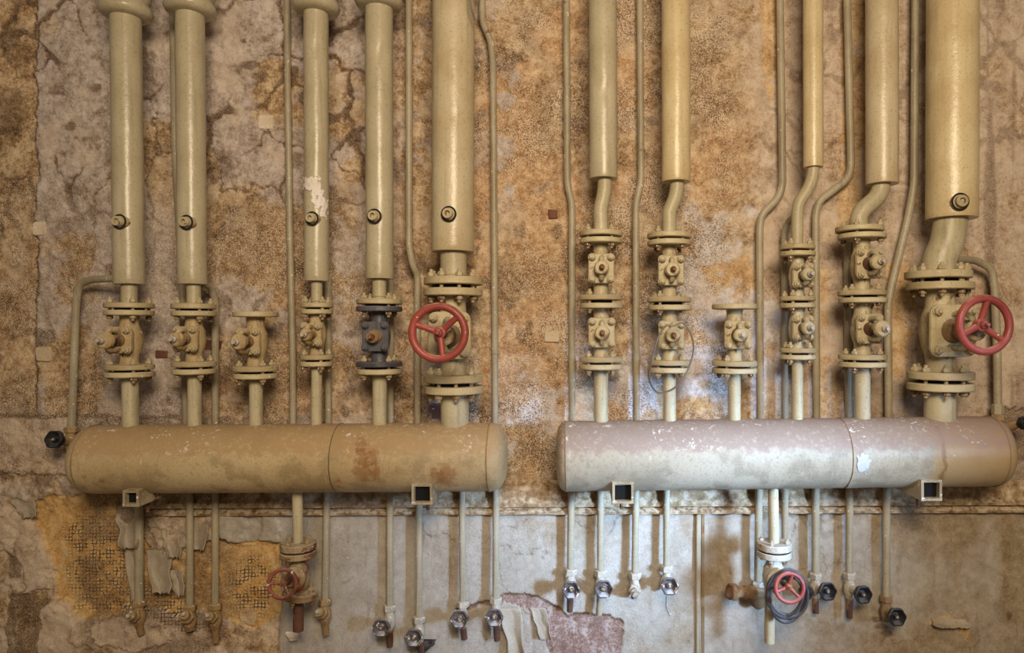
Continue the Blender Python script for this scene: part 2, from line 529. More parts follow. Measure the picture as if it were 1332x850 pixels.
# left strip and stains
strip = (wxs < 46) & (Y < 541)
h += np.where(strip, -.010, 0)
seam = sstep(3.0, .6, np.abs(wxs - 47.5)) * (Y < 541) * sstep(.25, .55, fbm(X, Y, 50, 3, 50))
m_dark = np.maximum(m_dark, crack * .9); m_dark = np.maximum(m_dark, seam * .8)
m_dark = np.maximum(m_dark, .6 * sstep(.60, .68, fbm(X, Y, 46, 6, 52, .68)) * upper * sstep(1000, 800, X))
for (cx, cy, rx, ry) in ((125, 116, 8, 5), (92, 164, 7, 7), (75, 122, 12, 3), (325, 85, 16, 6), (340, 100, 10, 8), (318, 55, 4, 4)):
    m_dark = np.maximum(m_dark, .75 * sstep(.5, .8, blob(wxs, wys, cx, cy, rx * 1.4, ry * 1.4)))
# brown water streaks on the right edge
stq = sstep(.52, .68, fbm(X * 4.0, Y * .25, 60, 3, 55)) * sstep(1262, 1290, X) * upper
m_dark = np.maximum(m_dark, stq * .5)
stq2 = sstep(.55, .72, fbm(X * 4.0, Y * .25, 60, 3, 57)) * sstep(960, 1010, X) * sstep(250, 420, Y) * upper
m_dark = np.maximum(m_dark, stq2 * .4)

# relief of the upper wall
rough_zone = 1 - .75 * m_pink
h += ((n_mid - .5) * .008 + (n_fin - .5) * .0075 + (fbm(X, Y, 4.5, 2, 60) - .5) * .0062) * rough_zone * upper + (n_big - .5) * .012 * upper
h += (m_plaster * .0035 - crack * .0065 - seam * .006 - m_ochre * .004 + m_white * .0012 + m_pink * .003) * upper
# horizontal break above the left header, y ~ 541
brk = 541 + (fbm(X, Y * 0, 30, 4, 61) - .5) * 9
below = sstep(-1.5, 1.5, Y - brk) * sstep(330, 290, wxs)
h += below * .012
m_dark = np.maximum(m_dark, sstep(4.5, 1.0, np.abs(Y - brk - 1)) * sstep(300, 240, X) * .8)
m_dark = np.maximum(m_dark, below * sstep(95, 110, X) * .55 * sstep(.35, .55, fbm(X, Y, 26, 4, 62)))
lp = below * sstep(112, 90, wxs) * sstep(620, 605, Y)
m_pink = np.maximum(m_pink, lp * .8 * sstep(.35, .55, n_big + .1 * n_mid))
# small ledge in the plaster, y ~ 613 on the left
h += .014 * sstep(5, 1.5, np.abs(wys - 612)) * sstep(108, 96, X) * (X > -400)

# painted dado right of x=366
dado = (sstep(364, 367, wxs) * sstep(662, 666, Y))
m_paint = dado.copy()
rip = (fbm(X * 1.0, Y * .12, 44, 3, 70) - .5)
h = h * (1 - dado) + dado * (.008 + rip * .012 + (fbm(X, Y, 90, 3, 71) - .5) * .012 + (n_fin - .5) * .0007)
# red-brown bare patch where a sheet of paint has come off
bare = inpoly(wxs, wys, ((592, 790), (640, 781), (660, 772), (684, 770), (704, 778), (728, 789), (735, 799), (748, 796), (786, 797), (811, 808), (805, 870), (716, 870), (710, 822), (697, 796), (676, 786), (655, 786), (600, 795)))
m_bare = np.where(bare, 1.0, 0) * dado
h -= m_bare * .007
m_dark = np.maximum(m_dark, .8 * m_bare * (1 - np.roll(m_bare, 2, 0) * np.roll(m_bare, 1, 1)))
pe = inpoly(wxs, wys, ((1196, 808), (1225, 801), (1250, 806), (1262, 828), (1255, 832), (1240, 818), (1215, 810)))
m_ochre = np.maximum(m_ochre, np.where(pe, .5, 0) * dado)
for (cx, cy, rx, ry) in ((1146, 815, 9, 4), (1150, 823, 8, 4), (1310, 800, 4, 6), (1140, 806, 6, 5)):
    m_dark = np.maximum(m_dark, .7 * sstep(.5, .8, blob(wxs, wys, cx, cy, rx * 1.4, ry * 1.4)))
# dirt on the dado with drips from the ledge, plus painted shade beyond the daylight
dirt_shade = sstep(.50, .78, fbm(X, Y * .6, 70, 5, 75) + .32 * sstep(1070, 1180, X) + .12 * sstep(560, 400, X)) * dado
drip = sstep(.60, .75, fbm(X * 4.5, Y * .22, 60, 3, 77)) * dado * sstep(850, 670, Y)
m_dirt_shade = np.clip(dirt_shade * .8 + drip * .3, 0, 1)
hair = sstep(2.0, .5, edge) * sstep(.5, .58, fbm(X, Y, 70, 3, 78)) * dado
m_dark = np.maximum(m_dark, hair * .55)
# flaking just under the ledge
fl = sstep(.60, .66, fbm(X, Y, 14, 4, 79) + .18 * blob(X * 0, Y, 0, 668, 1, 14)) * dado * sstep(720, 675, Y) * sstep(960, 1000, X) * sstep(1130, 1080, X)
m_dark = np.maximum(m_dark, fl * .45); h -= fl * .003

# lower left: dado broken away down to the ochre backing and rubble
LL = lowleft & (wys > 616)
ll = np.where(LL, 1.0, 0)
och = np.zeros_like(X)
for pg in (((40, 655), (70, 646), (155, 640), (164, 690), (166, 800), (118, 806), (76, 782), (70, 735), (56, 700)),
           ((214, 740), (232, 712), (290, 704), (368, 704), (368, 800), (330, 822), (292, 800), (250, 790), (236, 800), (212, 790)),
           ((160, 680), (178, 690), (214, 740), (214, 790), (160, 790))):
    och = np.maximum(och, inpoly(wx * .4 + wxs * .6, wy * .4 + wys * .6, pg).astype(float))
och *= ll
m_ochre = np.maximum(m_ochre, och)
mesh = np.clip(1.3 * blob(X, Y, 132, 740, 40, 62) + 1.1 * blob(X, Y, 215, 785, 40, 25) + 1.3 * blob(X, Y, 328, 765, 30, 40) + .8 * blob(X, Y, 100, 690, 26, 14) + 1.0 * blob(X, Y, 50, 785, 30, 14) + .8 * blob(X, Y, 240, 812, 40, 14), 0, 1.2)
m_mesh = sstep(.45, .8, mesh * .75 + .5 * fbm(X, Y, 22, 4, 81)) * ll
greyp = inpoly(wxs, wys, ((284, 668), (368, 668), (368, 706), (330, 710), (300, 708), (286, 690))).astype(float)
greyp = np.maximum(greyp, inpoly(wxs, wys, ((10, 640), (22, 628), (46, 618), (74, 622), (62, 648), (40, 664), (16, 656))).astype(float) * .4)
m_paint = np.maximum(m_paint, greyp)
m_pink = np.maximum(m_pink, ll * (1 - och) * sstep(.42, .52, fbm(X, Y, 36, 5, 83)) * (1 - greyp))
stone1 = inpoly(wxs, wys, ((17, 775), (30, 765), (50, 772), (57, 800), (55, 870), (15, 870))).astype(float)
stone2 = inpoly(wxs, wys, ((60, 790), (80, 780), (98, 786), (110, 820), (112, 870), (58, 870))).astype(float)
m_dark = np.maximum(m_dark, stone1 * .7); m_dark = np.maximum(m_dark, ll * .6 * sstep(.59, .66, fbm(X, Y, 40, 6, 85, .65)) * (1 - och * .6) * (1 - greyp))
m_ochre = m_ochre * (1 - stone1) * (1 - stone2 * .4)
m_dark = np.maximum(m_dark, .6 * inpoly(wxs, wys, ((14, 716), (26, 712), (36, 730), (32, 754), (16, 748))).astype(float))
lite = inpoly(wxs, wys, ((0, 668), (30, 664), (56, 690), (66, 730), (70, 765), (40, 770), (36, 730), (14, 712), (-20, 720), (-20, 660))).astype(float)
lite = np.maximum(lite, stone2)
lite = np.maximum(lite, inpoly(wxs, wys, ((120, 812), (160, 800), (215, 806), (230, 830), (180, 845), (130, 838))).astype(float) * .8)
lite = np.maximum(lite, inpoly(wxs, wys, ((310, 796), (325, 790), (336, 804), (330, 820), (312, 812))).astype(float) * .8)
lite = np.maximum(lite, inpoly(wxs, wys, ((196, 672), (250, 668), (246, 720), (226, 706), (206, 716))).astype(float) * .6)
lite *= ll
m_pink = np.maximum(m_pink, lite); m_ochre = m_ochre * (1 - .8 * lite); m_dark = m_dark * (1 - .7 * lite); m_mesh = m_mesh * (1 - .8 * lite)
h += ll * (lite * .012 + (n_mid - .5) * .018 + (n_fin - .5) * .007 - .012 * och + greyp * .006 + stone1 * .012 + stone2 * .016)
rub = sstep(.48, .56, fbm(X, Y, 36, 5, 83)) * ll * (1 - och)
h += rub * .010
# broken corner at the far right behind the second header
hole = inpoly(wx, wy, ((1306, 540), (1345, 528), (1420, 560), (1400, 620), (1322, 606))).astype(float)
m_dark = np.maximum(m_dark, hole * .75); h -= hole * .02

h += (fbm(X, Y, 300, 2, 90) - .5) * .01
# how coarse the surface is
gz = np.clip(sstep(540, 600, X) * sstep(980, 930, X) * .75 + sstep(560, 500, X) * sstep(180, 320, Y) * .62, 0, 1)
m_grain = np.clip(.14 + gz * (.22 + .75 * sstep(.40, .62, fbm(X, Y, 55, 4, 95))) * (1 - .5 * m_plaster) * (1 - ll) + ll * .10 + .15 * (m_dark > .4), 0, 1) * (1 - .8 * m_paint)
m_light = sstep(.53, .66, fbm(X, Y, 48, 6, 97, .68)) * (1 - m_paint)
s0 = sc(0)
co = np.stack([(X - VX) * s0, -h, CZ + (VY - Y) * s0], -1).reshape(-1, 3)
ny, nx = X.shape
idx = np.arange(nx * ny).reshape(ny, nx)
quads = np.stack([idx[:-1, :-1], idx[1:, :-1], idx[1:, 1:], idx[:-1, 1:]], -1).reshape(-1, 4)
wm = bpy.data.meshes.new('wall_back')
wm.vertices.add(len(co)); wm.vertices.foreach_set('co', co.astype(np.float32).ravel())
wm.loops.add(quads.size); wm.loops.foreach_set('vertex_index', quads.astype(np.int32).ravel())
wm.polygons.add(len(quads)); wm.polygons.foreach_set('loop_start', np.arange(0, quads.size, 4, dtype=np.int32))
wm.polygons.foreach_set('use_smooth', np.ones(len(quads), bool))
wm.update(calc_edges=True)
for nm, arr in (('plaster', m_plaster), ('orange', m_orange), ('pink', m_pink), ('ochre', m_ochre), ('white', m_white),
                ('paint', m_paint), ('bare', m_bare), ('dark', m_dark), ('mesh', m_mesh), ('dirt_shade', m_dirt_shade), ('grain', m_grain), ('light', m_light)):
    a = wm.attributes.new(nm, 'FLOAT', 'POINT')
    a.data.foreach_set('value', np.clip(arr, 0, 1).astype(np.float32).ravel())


def wall_material():
    N = NT('old_plaster_wall')
    n1 = N.noise(9, 6, .62); n2 = N.noise(34, 5, .6); n3 = N.noise(105, 3, .65); n4 = N.noise(215, 2, .6)
    mixn = N.math('ADD', N.math('MULTIPLY', n1, .35), N.math('ADD', N.math('MULTIPLY', n2, .30), N.math('MULTIPLY', n3, .35)))
    base = N.ramp(mixn, [(.38, A(92, 64, 36)), (.48, A(164, 128, 82)), (.57, A(220, 190, 142))])
    plas = N.ramp(mixn, [(.37, A(120, 98, 76)), (.48, A(182, 160, 134)), (.58, A(218, 200, 176))])
    oran = N.ramp(mixn, [(.38, A(122, 82, 46)), (.48, A(188, 144, 92)), (.58, A(232, 198, 148))])
    pink = N.ramp(mixn, [(.36, A(138, 110, 82)), (.48, A(194, 166, 130)), (.60, A(224, 202, 168))])
    ochr = N.ramp(mixn, [(.38, A(150, 102, 46)), (.48, A(208, 158, 84)), (.58, A(234, 198, 130))])
    whit = N.ramp(mixn, [(.38, A(150, 132, 108)), (.47, A(196, 182, 160)), (.56, A(228, 218, 204))])
    dado_ = N.ramp(mixn, [(.36, A(150, 136, 110)), (.48, A(176, 162, 134)), (.62, A(196, 184, 160))])
    bare_ = N.ramp(mixn, [(.40, A(110, 78, 58)), (.49, A(140, 106, 84)), (.60, A(198, 176, 152))])
    c = base
    c = N.mix(N.attr('plaster'), c, plas)
    c = N.mix(N.attr('orange'), c, oran)
    c = N.mix(N.attr('pink'), c, pink)
    c = N.mix(N.attr('white'), c, whit)
    c = N.mix(N.math('MULTIPLY', N.attr('light'), .38), c, A(226, 200, 160))
    pa = N.attr('paint')
    c = N.mix(pa, c, dado_)
    c = N.mix(N.math('MULTIPLY', N.attr('dirt_shade'), .9), c, N.ramp(mixn, [(.38, A(112, 86, 50)), (.5, A(150, 122, 80)), (.6, A(182, 156, 112))]))
    scf = N.step(N.noise(1.0, 4, .7, N.mapped((60, 60, 14)), 1.5), .62, .68)
    c = N.mix(N.math('MULTIPLY', N.math('MULTIPLY', scf, pa), .45), c, A(214, 196, 160))
    scd = N.step(N.noise(1.0, 5, .7, N.mapped((34, 34, 6), loc=(3, 1, 7))), .56, .70)
    c = N.mix(N.math('MULTIPLY', N.math('MULTIPLY', scd, pa), .40), c, A(128, 108, 76))
    c = N.mix(N.math('MULTIPLY', N.math('MULTIPLY', N.step(n3, .53, .63), pa), .22), c, A(110, 92, 64))
    c = N.mix(N.attr('ochre'), c, ochr)
    c = N.mix(N.attr('bare'), c, bare_)
    # woven backing: dark threads with gaps
    wv = N.n('ShaderNodeSeparateXYZ')
    dv = N.n('ShaderNodeVectorMath', operation='ADD')
    nzc = N.n('ShaderNodeTexNoise'); N.set(nzc.inputs['Vector'], N.co); nzc.inputs['Scale'].default_value = 26
    sv = N.n('ShaderNodeVectorMath', operation='SCALE'); N.t.links.new(nzc.outputs['Color'], sv.inputs[0]); sv.inputs['Scale'].default_value = .012
    N.t.links.new(N.co, dv.inputs[0]); N.t.links.new(sv.outputs[0], dv.inputs[1]); N.t.links.new(dv.outputs[0], wv.inputs[0])
    lx = N.math('ABSOLUTE', N.math('SUBTRACT', N.math('FRACT', N.math('MULTIPLY', wv.outputs[0], 72.0)), .5))
    lz = N.math('ABSOLUTE', N.math('SUBTRACT', N.math('FRACT', N.math('MULTIPLY', wv.outputs[2], 72.0)), .5))
    thr = N.math('MAXIMUM', N.step(lx, .30, .38), N.step(lz, .30, .38))
    thr = N.math('MULTIPLY', thr, N.step(N.noise(34, 5, .7), .44, .54))
    c = N.mix(N.math('MULTIPLY', N.math('MULTIPLY', thr, N.attr('mesh')), .95), c, A(58, 36, 20))
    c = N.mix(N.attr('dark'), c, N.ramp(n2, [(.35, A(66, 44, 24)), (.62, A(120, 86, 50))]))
    rough_m = N.attr('grain')
    # dark pits and pale grains on rough render
    c = N.mix(N.math('MULTIPLY', N.math('MULTIPLY', N.step(n3, .52, .60), rough_m), .85), c, A(92, 64, 38))
    c = N.mix(N.math('MULTIPLY', N.math('MULTIPLY', N.step(n4, .54, .60), rough_m), .75), c, A(240, 218, 182))
    c = N.mix(N.math('MULTIPLY', N.math('MULTIPLY', N.step(n4, .46, .40), rough_m), .75), c, A(86, 60, 36))
    c = N.mix(N.math('MULTIPLY', N.step(N.noise(95, 2), .74, .77), .8), c, A(236, 220, 190))
    bs = N.n('ShaderNodeBump'); bs.inputs['Distance'].default_value = .006
    N.set(bs.inputs['Strength'], N.math('ADD', N.math('MULTIPLY', rough_m, .75), .2)); N.set(bs.inputs['Height'], N.math('ADD', N.math('MULTIPLY', n2, .5), N.math('ADD', N.math('MULTIPLY', n3, .8), N.math('MULTIPLY', n4, .5))))
    nb = N.bump(n3, .10, .002, bs.outputs[0])
    r = N.math('SUBTRACT', .82, N.math('ADD', N.math('MULTIPLY', pa, .34), N.math('MULTIPLY', N.attr('white'), .36)))
    return N.done(c, r, nb, spec=.35)


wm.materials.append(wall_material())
wall = bpy.data.objects.new('wall_back', wm); COL.objects.link(wall)
wall['kind'] = 'structure'; wall['label'] = 'mottled brown plaster wall with a grey painted dado below'; wall['category'] = 'wall'
ORG[wall] = Vector((0, 0, 0))

NF = NT('concrete_floor')
M['floor'] = NF.done(NF.mix(NF.noise(6, 6), A(110, 96, 76), A(150, 134, 108)), .85, NF.bump(NF.noise(60, 4), .4, .004))
fm = MB().box((-3.7, -4.5, -.06), (3.4, .05, 0.0))
fo = single('floor', fm, M['floor'], (0, 0, 0), 'bare grey concrete floor in front of the wall', 'floor', kind='structure')


# ledge under the headers (runs along the wall)
def ledge():
    N = NT('dusty_ledge')
    c = N.ramp(N.noise(30, 6, .65), [(.34, A(120, 88, 50)), (.5, A(170, 138, 92)), (.64, A(214, 190, 150))])
    c = N.mix(N.math('MULTIPLY', N.up(.3, .9), N.step(N.noise(60, 4), .35, .6)), c, A(216, 192, 150))
    c = N.mix(N.math('MULTIPLY', N.step(N.noise(14, 5), .62, .70), .6), c, A(110, 80, 46))
    m = N.done(c, .75, N.bump(N.noise(90, 5, .65), .9, .006))
    prof = [(-.01, 622), (.012, 629), (.022, 638), (.026, 648), (.034, 651), (.041, 654), (.042, 657), (.026, 658.5), (.016, 660), (.030, 661.5), (.040, 664), (.038, 667), (.026, 668.5), (.0, 669)]
    mb = MB(); xs = np.arange(196, 1800, 5.0)
    vs_ = []; fs_ = []
    n = len(prof)
    for i, x in enumerate(xs):
        for j, (d_, y_) in enumerate(prof):
            k = mnoise.noise(Vector((x * .05, j * .7, 0)))
            yy = y_ + (590 - x) * 0.004
            p = Vector(((x - VX) * s0, -(d_ + .0035 * k * (1 if 0 < j < n - 1 else 0)), CZ + (VY - yy) * s0 + .0022 * mnoise.noise(Vector((x * .09, j, 7)))))
            vs_.append(p)
    for i in range(len(xs) - 1):
        for j in range(n - 1):
            fs_.append((i * n + j, i * n + j + 1, (i + 1) * n + j + 1, (i + 1) * n + j))
    mb.add(vs_, fs_)
    mb.f.append(tuple(range(n)))
    return single('trim_1', mb, m, (0, 0, 0), 'dusty moulded ledge running along the wall under the headers', 'ledge', kind='structure')


ledge()
mb = MB()
mb.prism(W(908, 862, .008), (0, 0, 1), (0, 1, 0), [(-.011, .012), (.011, .012), (.011, -.006), (.006, -.012), (-.006, -.012), (-.011, -.006)], (862 - 667) * s0)
t2 = single('trim_2', mb, M['thin'], W(908, 862, .008), 'vertical cover strip on the grey dado below the second header', 'strip', kind='structure')


part('gap_strip', MB().prism(W(914, 862, .004), (0, 0, 1), (0, 1, 0), [(-.006, .012), (.006, .012), (.006, -.008), (-.006, -.008)], (862 - 668) * s0).jitter(.002, 30), M['seam'], t2)  # brown strip drawn for the dark gap beside the cover strip


# ------------------------------------------------------------------ headers
def drum(name, label, x0, y0, x1, y1, rpx, capl, capr, mat, seams):
    a = W(x0, y0, RD); b = W(x1, y1, RD)
    ax = (b - a); L = ax.length; axn = ax.normalized(); r = rpx * S
    root = empty(name, (a + b) / 2 - Vector((0, 0, r)), label, 'pipe header')
    mb = MB()
    n = 40
    prof = [(L * i / n, r * (1 + .004 * math.sin(i * 1.7))) for i in range(n + 1)]
    part('shell', MB().lathe(a, axn, prof, 72, closed=False), mat, root, angle=60)
    for (p, dr, dep) in ((a, -axn, capl), (b, axn, capr)):
        pr = [(-.004, r * 1.004), (0, r * 1.004)]
        for k in range(1, 11):
            t = k / 10 * PI / 2
            pr.append((dep * math.sin(t), r * max(.001, math.cos(t)) ** .55))
        part('end_cap', MB().lathe(p, dr, pr, 64, closed=False), mat, root, angle=60)
        part('weld_seam', MB().torus(p, axn, r + .0006, .0024, 72, 6).jitter(.0010, 60), M['seam'], root)
    for sx in seams:
        c = a + axn * ((sx - x0) / (x1 - x0) * L)
        part('weld_seam', MB().torus(c, axn, r + .0002, .0020, 72, 6).jitter(.0012, 60), M['seam'], root)
    return root


dl = drum('pipe_header', 'long tan painted cylindrical header, the left one, flaking and rust-stained', 124, 597.5, 638, 594.5, 44, .055, .062, M['drum_l'], (443,))
dr = drum('pipe_header', 'long grey cylindrical header, the right one, with a brown end', 736, 593.5, 1287, 587, 45, .036, .055, M['drum_r'], (1092,))


def patch_on_cyl(c_ax, axn, r, x_from, x_to, a0, a1, name, parent, mat, seed):
    """thin torn sheet lying on a cylinder, irregular outline"""
    mb = MB(); nu, nv = 34, 34
    a, u, v = mb.frame(axn)
    vs_ = []; fs_ = []
    for i in range(nu + 1):
        for j in range(nv + 1):
            t = x_from + (x_to - x_from) * i / nu
            e = .5 * mnoise.noise(Vector((i * .16, j * .16, seed)))
            th = a0 + (a1 - a0) * j / nv + e * .12 * abs(a1 - a0)
            vs_.append(c_ax + a * (t + e * .2 * abs(x_to - x_from)) + (u * math.cos(th) + v * math.sin(th)) * (r + .0012))
    keep = set()
    for i in range(nu):
        for j in range(nv):
            q = math.hypot((i + .5) / nu - .5, (j + .5) / nv - .5) * 2
            if q + .7 * mnoise.noise(Vector((i * .15, j * .15, seed + 9))) < .80:
                fs_.append((i * (nv + 1) + j, (i + 1) * (nv + 1) + j, (i + 1) * (nv + 1) + j + 1, i * (nv + 1) + j + 1))
    mb.add(vs_, fs_)
    o = part(name, mb, mat, parent)
    so = o.modifiers.new('thick', 'SOLIDIFY'); so.thickness = .0015; so.offset = 1
    return o


# pale torn patch of paint on the second header
fr = MB().frame(Vector((1, 0, 0)))
pa_ = W(1101, 597, RD)


def ang_for(vec, u, v):
    return math.atan2(vec.dot(v), vec.dot(u))


_axn = (W(1287, 587, RD) - W(736, 593.5, RD)).normalized()
_a, _u, _v = MB().frame(_axn)
_t0 = ang_for(Vector((0, -.97, .25)), _u, _v); _t1 = ang_for(Vector((0, -.90, -.43)), _u, _v)
_t1 += 2 * PI * round((_t0 - _t1) / (2 * PI))
patch_on_cyl(W(1098, 589.4, RD), _axn, 45 * S, -.014, .048, _t0, _t1, 'paint_patch', dr, M['patch'], 3.0)


def bracket(label, px, py, hw, dfr=.335):
    c = W(px, py, dfr); s = sc(dfr); a = hw * s; t = 3.2 * s
    root = empty('wall_bracket', (c.x, 0, c.z - a), label, 'bracket')
    mb = MB()
    out = [(-a, -a), (a, -a), (a, a), (-a, a)]; inn = [(-a + t, -a + t), (a - t, -a + t), (a - t, a - t), (-a + t, a - t)]
    vs_ = []; fs_ = []
    ys = [-dfr, -dfr * .66, -dfr * .33, .005]
    for y in ys:
        for (p, q) in out + inn: vs_.append((c.x + p, y, c.z + q))
    for i in range(3):
        for k in range(4):
            k2 = (k + 1) % 4
            fs_.append((i * 8 + k, i * 8 + k2, i * 8 + 8 + k2, i * 8 + 8 + k))
            fs_.append((i * 8 + 4 + k, i * 8 + 12 + k, i * 8 + 12 + k2, i * 8 + 4 + k2))
    for k in range(4):
        k2 = (k + 1) % 4
        fs_.append((k, 4 + k, 4 + k2, k2)); fs_.append((24 + k, 24 + k2, 28 + k2, 28 + k))
    mb.add(vs_, fs_).jitter(.0012, 40)
    part('square_tube', mb, M['bracket'], root)
    b = MB()
    b.cyl((c.x, -dfr + .10, c.z - a - .045), (c.x, -dfr + .10, c.z - a + .004), .006, 10)
    b.disc((c.x, -dfr + .10, c.z - a - .006), (0, 0, 1), .011, .010, 6)
    part('anchor_bolt', b, M['rust'], root)
    # added black plate as painted shade inside the tube; wall plate at its root
    part('tube_shade_plate', MB().box((c.x - a + t * .8, -dfr + .022, c.z - a + t * .8), (c.x + a - t * .8, -dfr + .03, c.z + a - t * .8)), M['tube_shade'], root)
    part('wall_plate', MB().box((c.x - a * 1.5, -.035, c.z - a * 1.3), (c.x + a * 1.5, -.022, c.z + a * 1.3)), M['bracket'], root)
    return root


bracket('square tube bracket with dusty top under the left end of the tan header', 170, 649, 10.5)
bracket('square tube bracket under the right end of the tan header, rust-rimmed', 549, 643.5, 13.5)
bracket('square tube bracket under the left end of the grey header, seen straight into', 810.5, 641.5, 14)
bracket('square tube bracket under the brown right end of the grey header', 1212, 638.5, 13.5)


# ------------------------------------------------------------------ flanges, bolts
BOLT = {}


def bolt_mesh(r, span, mat):
    k = (round(r, 4), round(span, 4), mat.name)
    if k not in BOLT:
        mb = MB(); hh = r * 1.2
        mb.cyl((0, 0, -span / 2 - hh * 1.5), (0, 0, span / 2 + hh * 1.6), r * .5, 8)
        mb.disc((0, 0, span / 2 + hh / 2), (0, 0, 1), r, hh, 6)
        mb.disc((0, 0, -span / 2 - hh / 2), (0, 0, 1), r, hh, 6)
        BOLT[k] = mb.mesh('bolt', mat)
    return BOLT[k]


STUD = {}


def stud_mesh(r, mat):
    k = (round(r, 4), mat.name)
    if k not in STUD:
        mb = MB()
        mb.disc((0, 0, r * .15), (0, 0, 1), r * 1.15, r * .3, 14)
        mb.disc((0, 0, r * .65), (0, 0, 1), r * .95, r * .9, 6)
        mb.cyl((0, 0, 0), (0, 0, r * 1.6), r * .45, 8)
        STUD[k] = mb.mesh('bonnet_bolt', mat)
    return STUD[k]


def flange(parent, cx, y, d, r, th, mat, tilt=0.0, hub=0, up=1, name='flange'):
    c = W(cx, y, d)
    ax = Vector((math.sin(tilt), 0, math.cos(tilt)))
    mb = MB().disc(c, ax, r, th, 44, .003)
    if hub:
        mb.lathe(c, ax * up, [(th / 2 - .001, hub * 1.45), (th / 2 + .006, hub * 1.35), (th / 2 + .018, hub * 1.05)], 28)
    mb.jitter(.0008, 50)
    return part(name, mb, mat, parent)


def bolts(parent, cx, y, d, r, span, n, br, rot=0.0, mat=None):
    c = W(cx, y, d); me = bolt_mesh(br, span, mat or M['bolt'])
    for k in range(n):
        th = 2 * PI * (k + .5) / n + rot
        inst('bolt', me, parent, c + Vector((math.cos(th) * r, math.sin(th) * r, random.uniform(-.001, .001))), (0, 0, random.random() * 2))


# ------------------------------------------------------------------ valves
def handwheel(parent, c, axis, R, mat, phase, rr=None, dish=.02):
    root_loc = ORG[parent]
    ax = Vector(axis).normalized(); rr = rr or R * .13
    _, u, v = MB().frame(ax)
    # make u = screen right, v = screen up
    v = (Vector((0, 0, 1)) - ax * ax.z).normalized(); u = v.cross(ax).normalized()
    wh = part('handwheel', MB().torus(c, ax, R - rr, rr, 64, 14), mat, parent)
    for k in range(3):
        th = phase + k * 2 * PI / 3
        dv = u * math.cos(th) + v * math.sin(th)
        p0 = c - ax * dish + dv * R * .12; p1 = c + dv * (R - rr * 1.2)
        part('spoke', MB().tube([p0, (p0 + p1) / 2, p1], [rr * .95, rr * .78, rr * .85], 10), mat, wh)
    part('hub', MB().lathe(c - ax * (dish + rr), ax, [(0, R * .2), (rr * 1.6, R * .22), (rr * 2.0, R * .2), (rr * 2.1, R * .12)], 24), mat, wh)
    nb = MB().disc(c - ax * (dish - rr * 1.5), ax, R * .13, rr * .9, 6)
    nb.cyl(c - ax * dish, c - ax * (dish - rr * 3.2), R * .06, 12)
    part('nut', nb, mat, wh)
    return wh


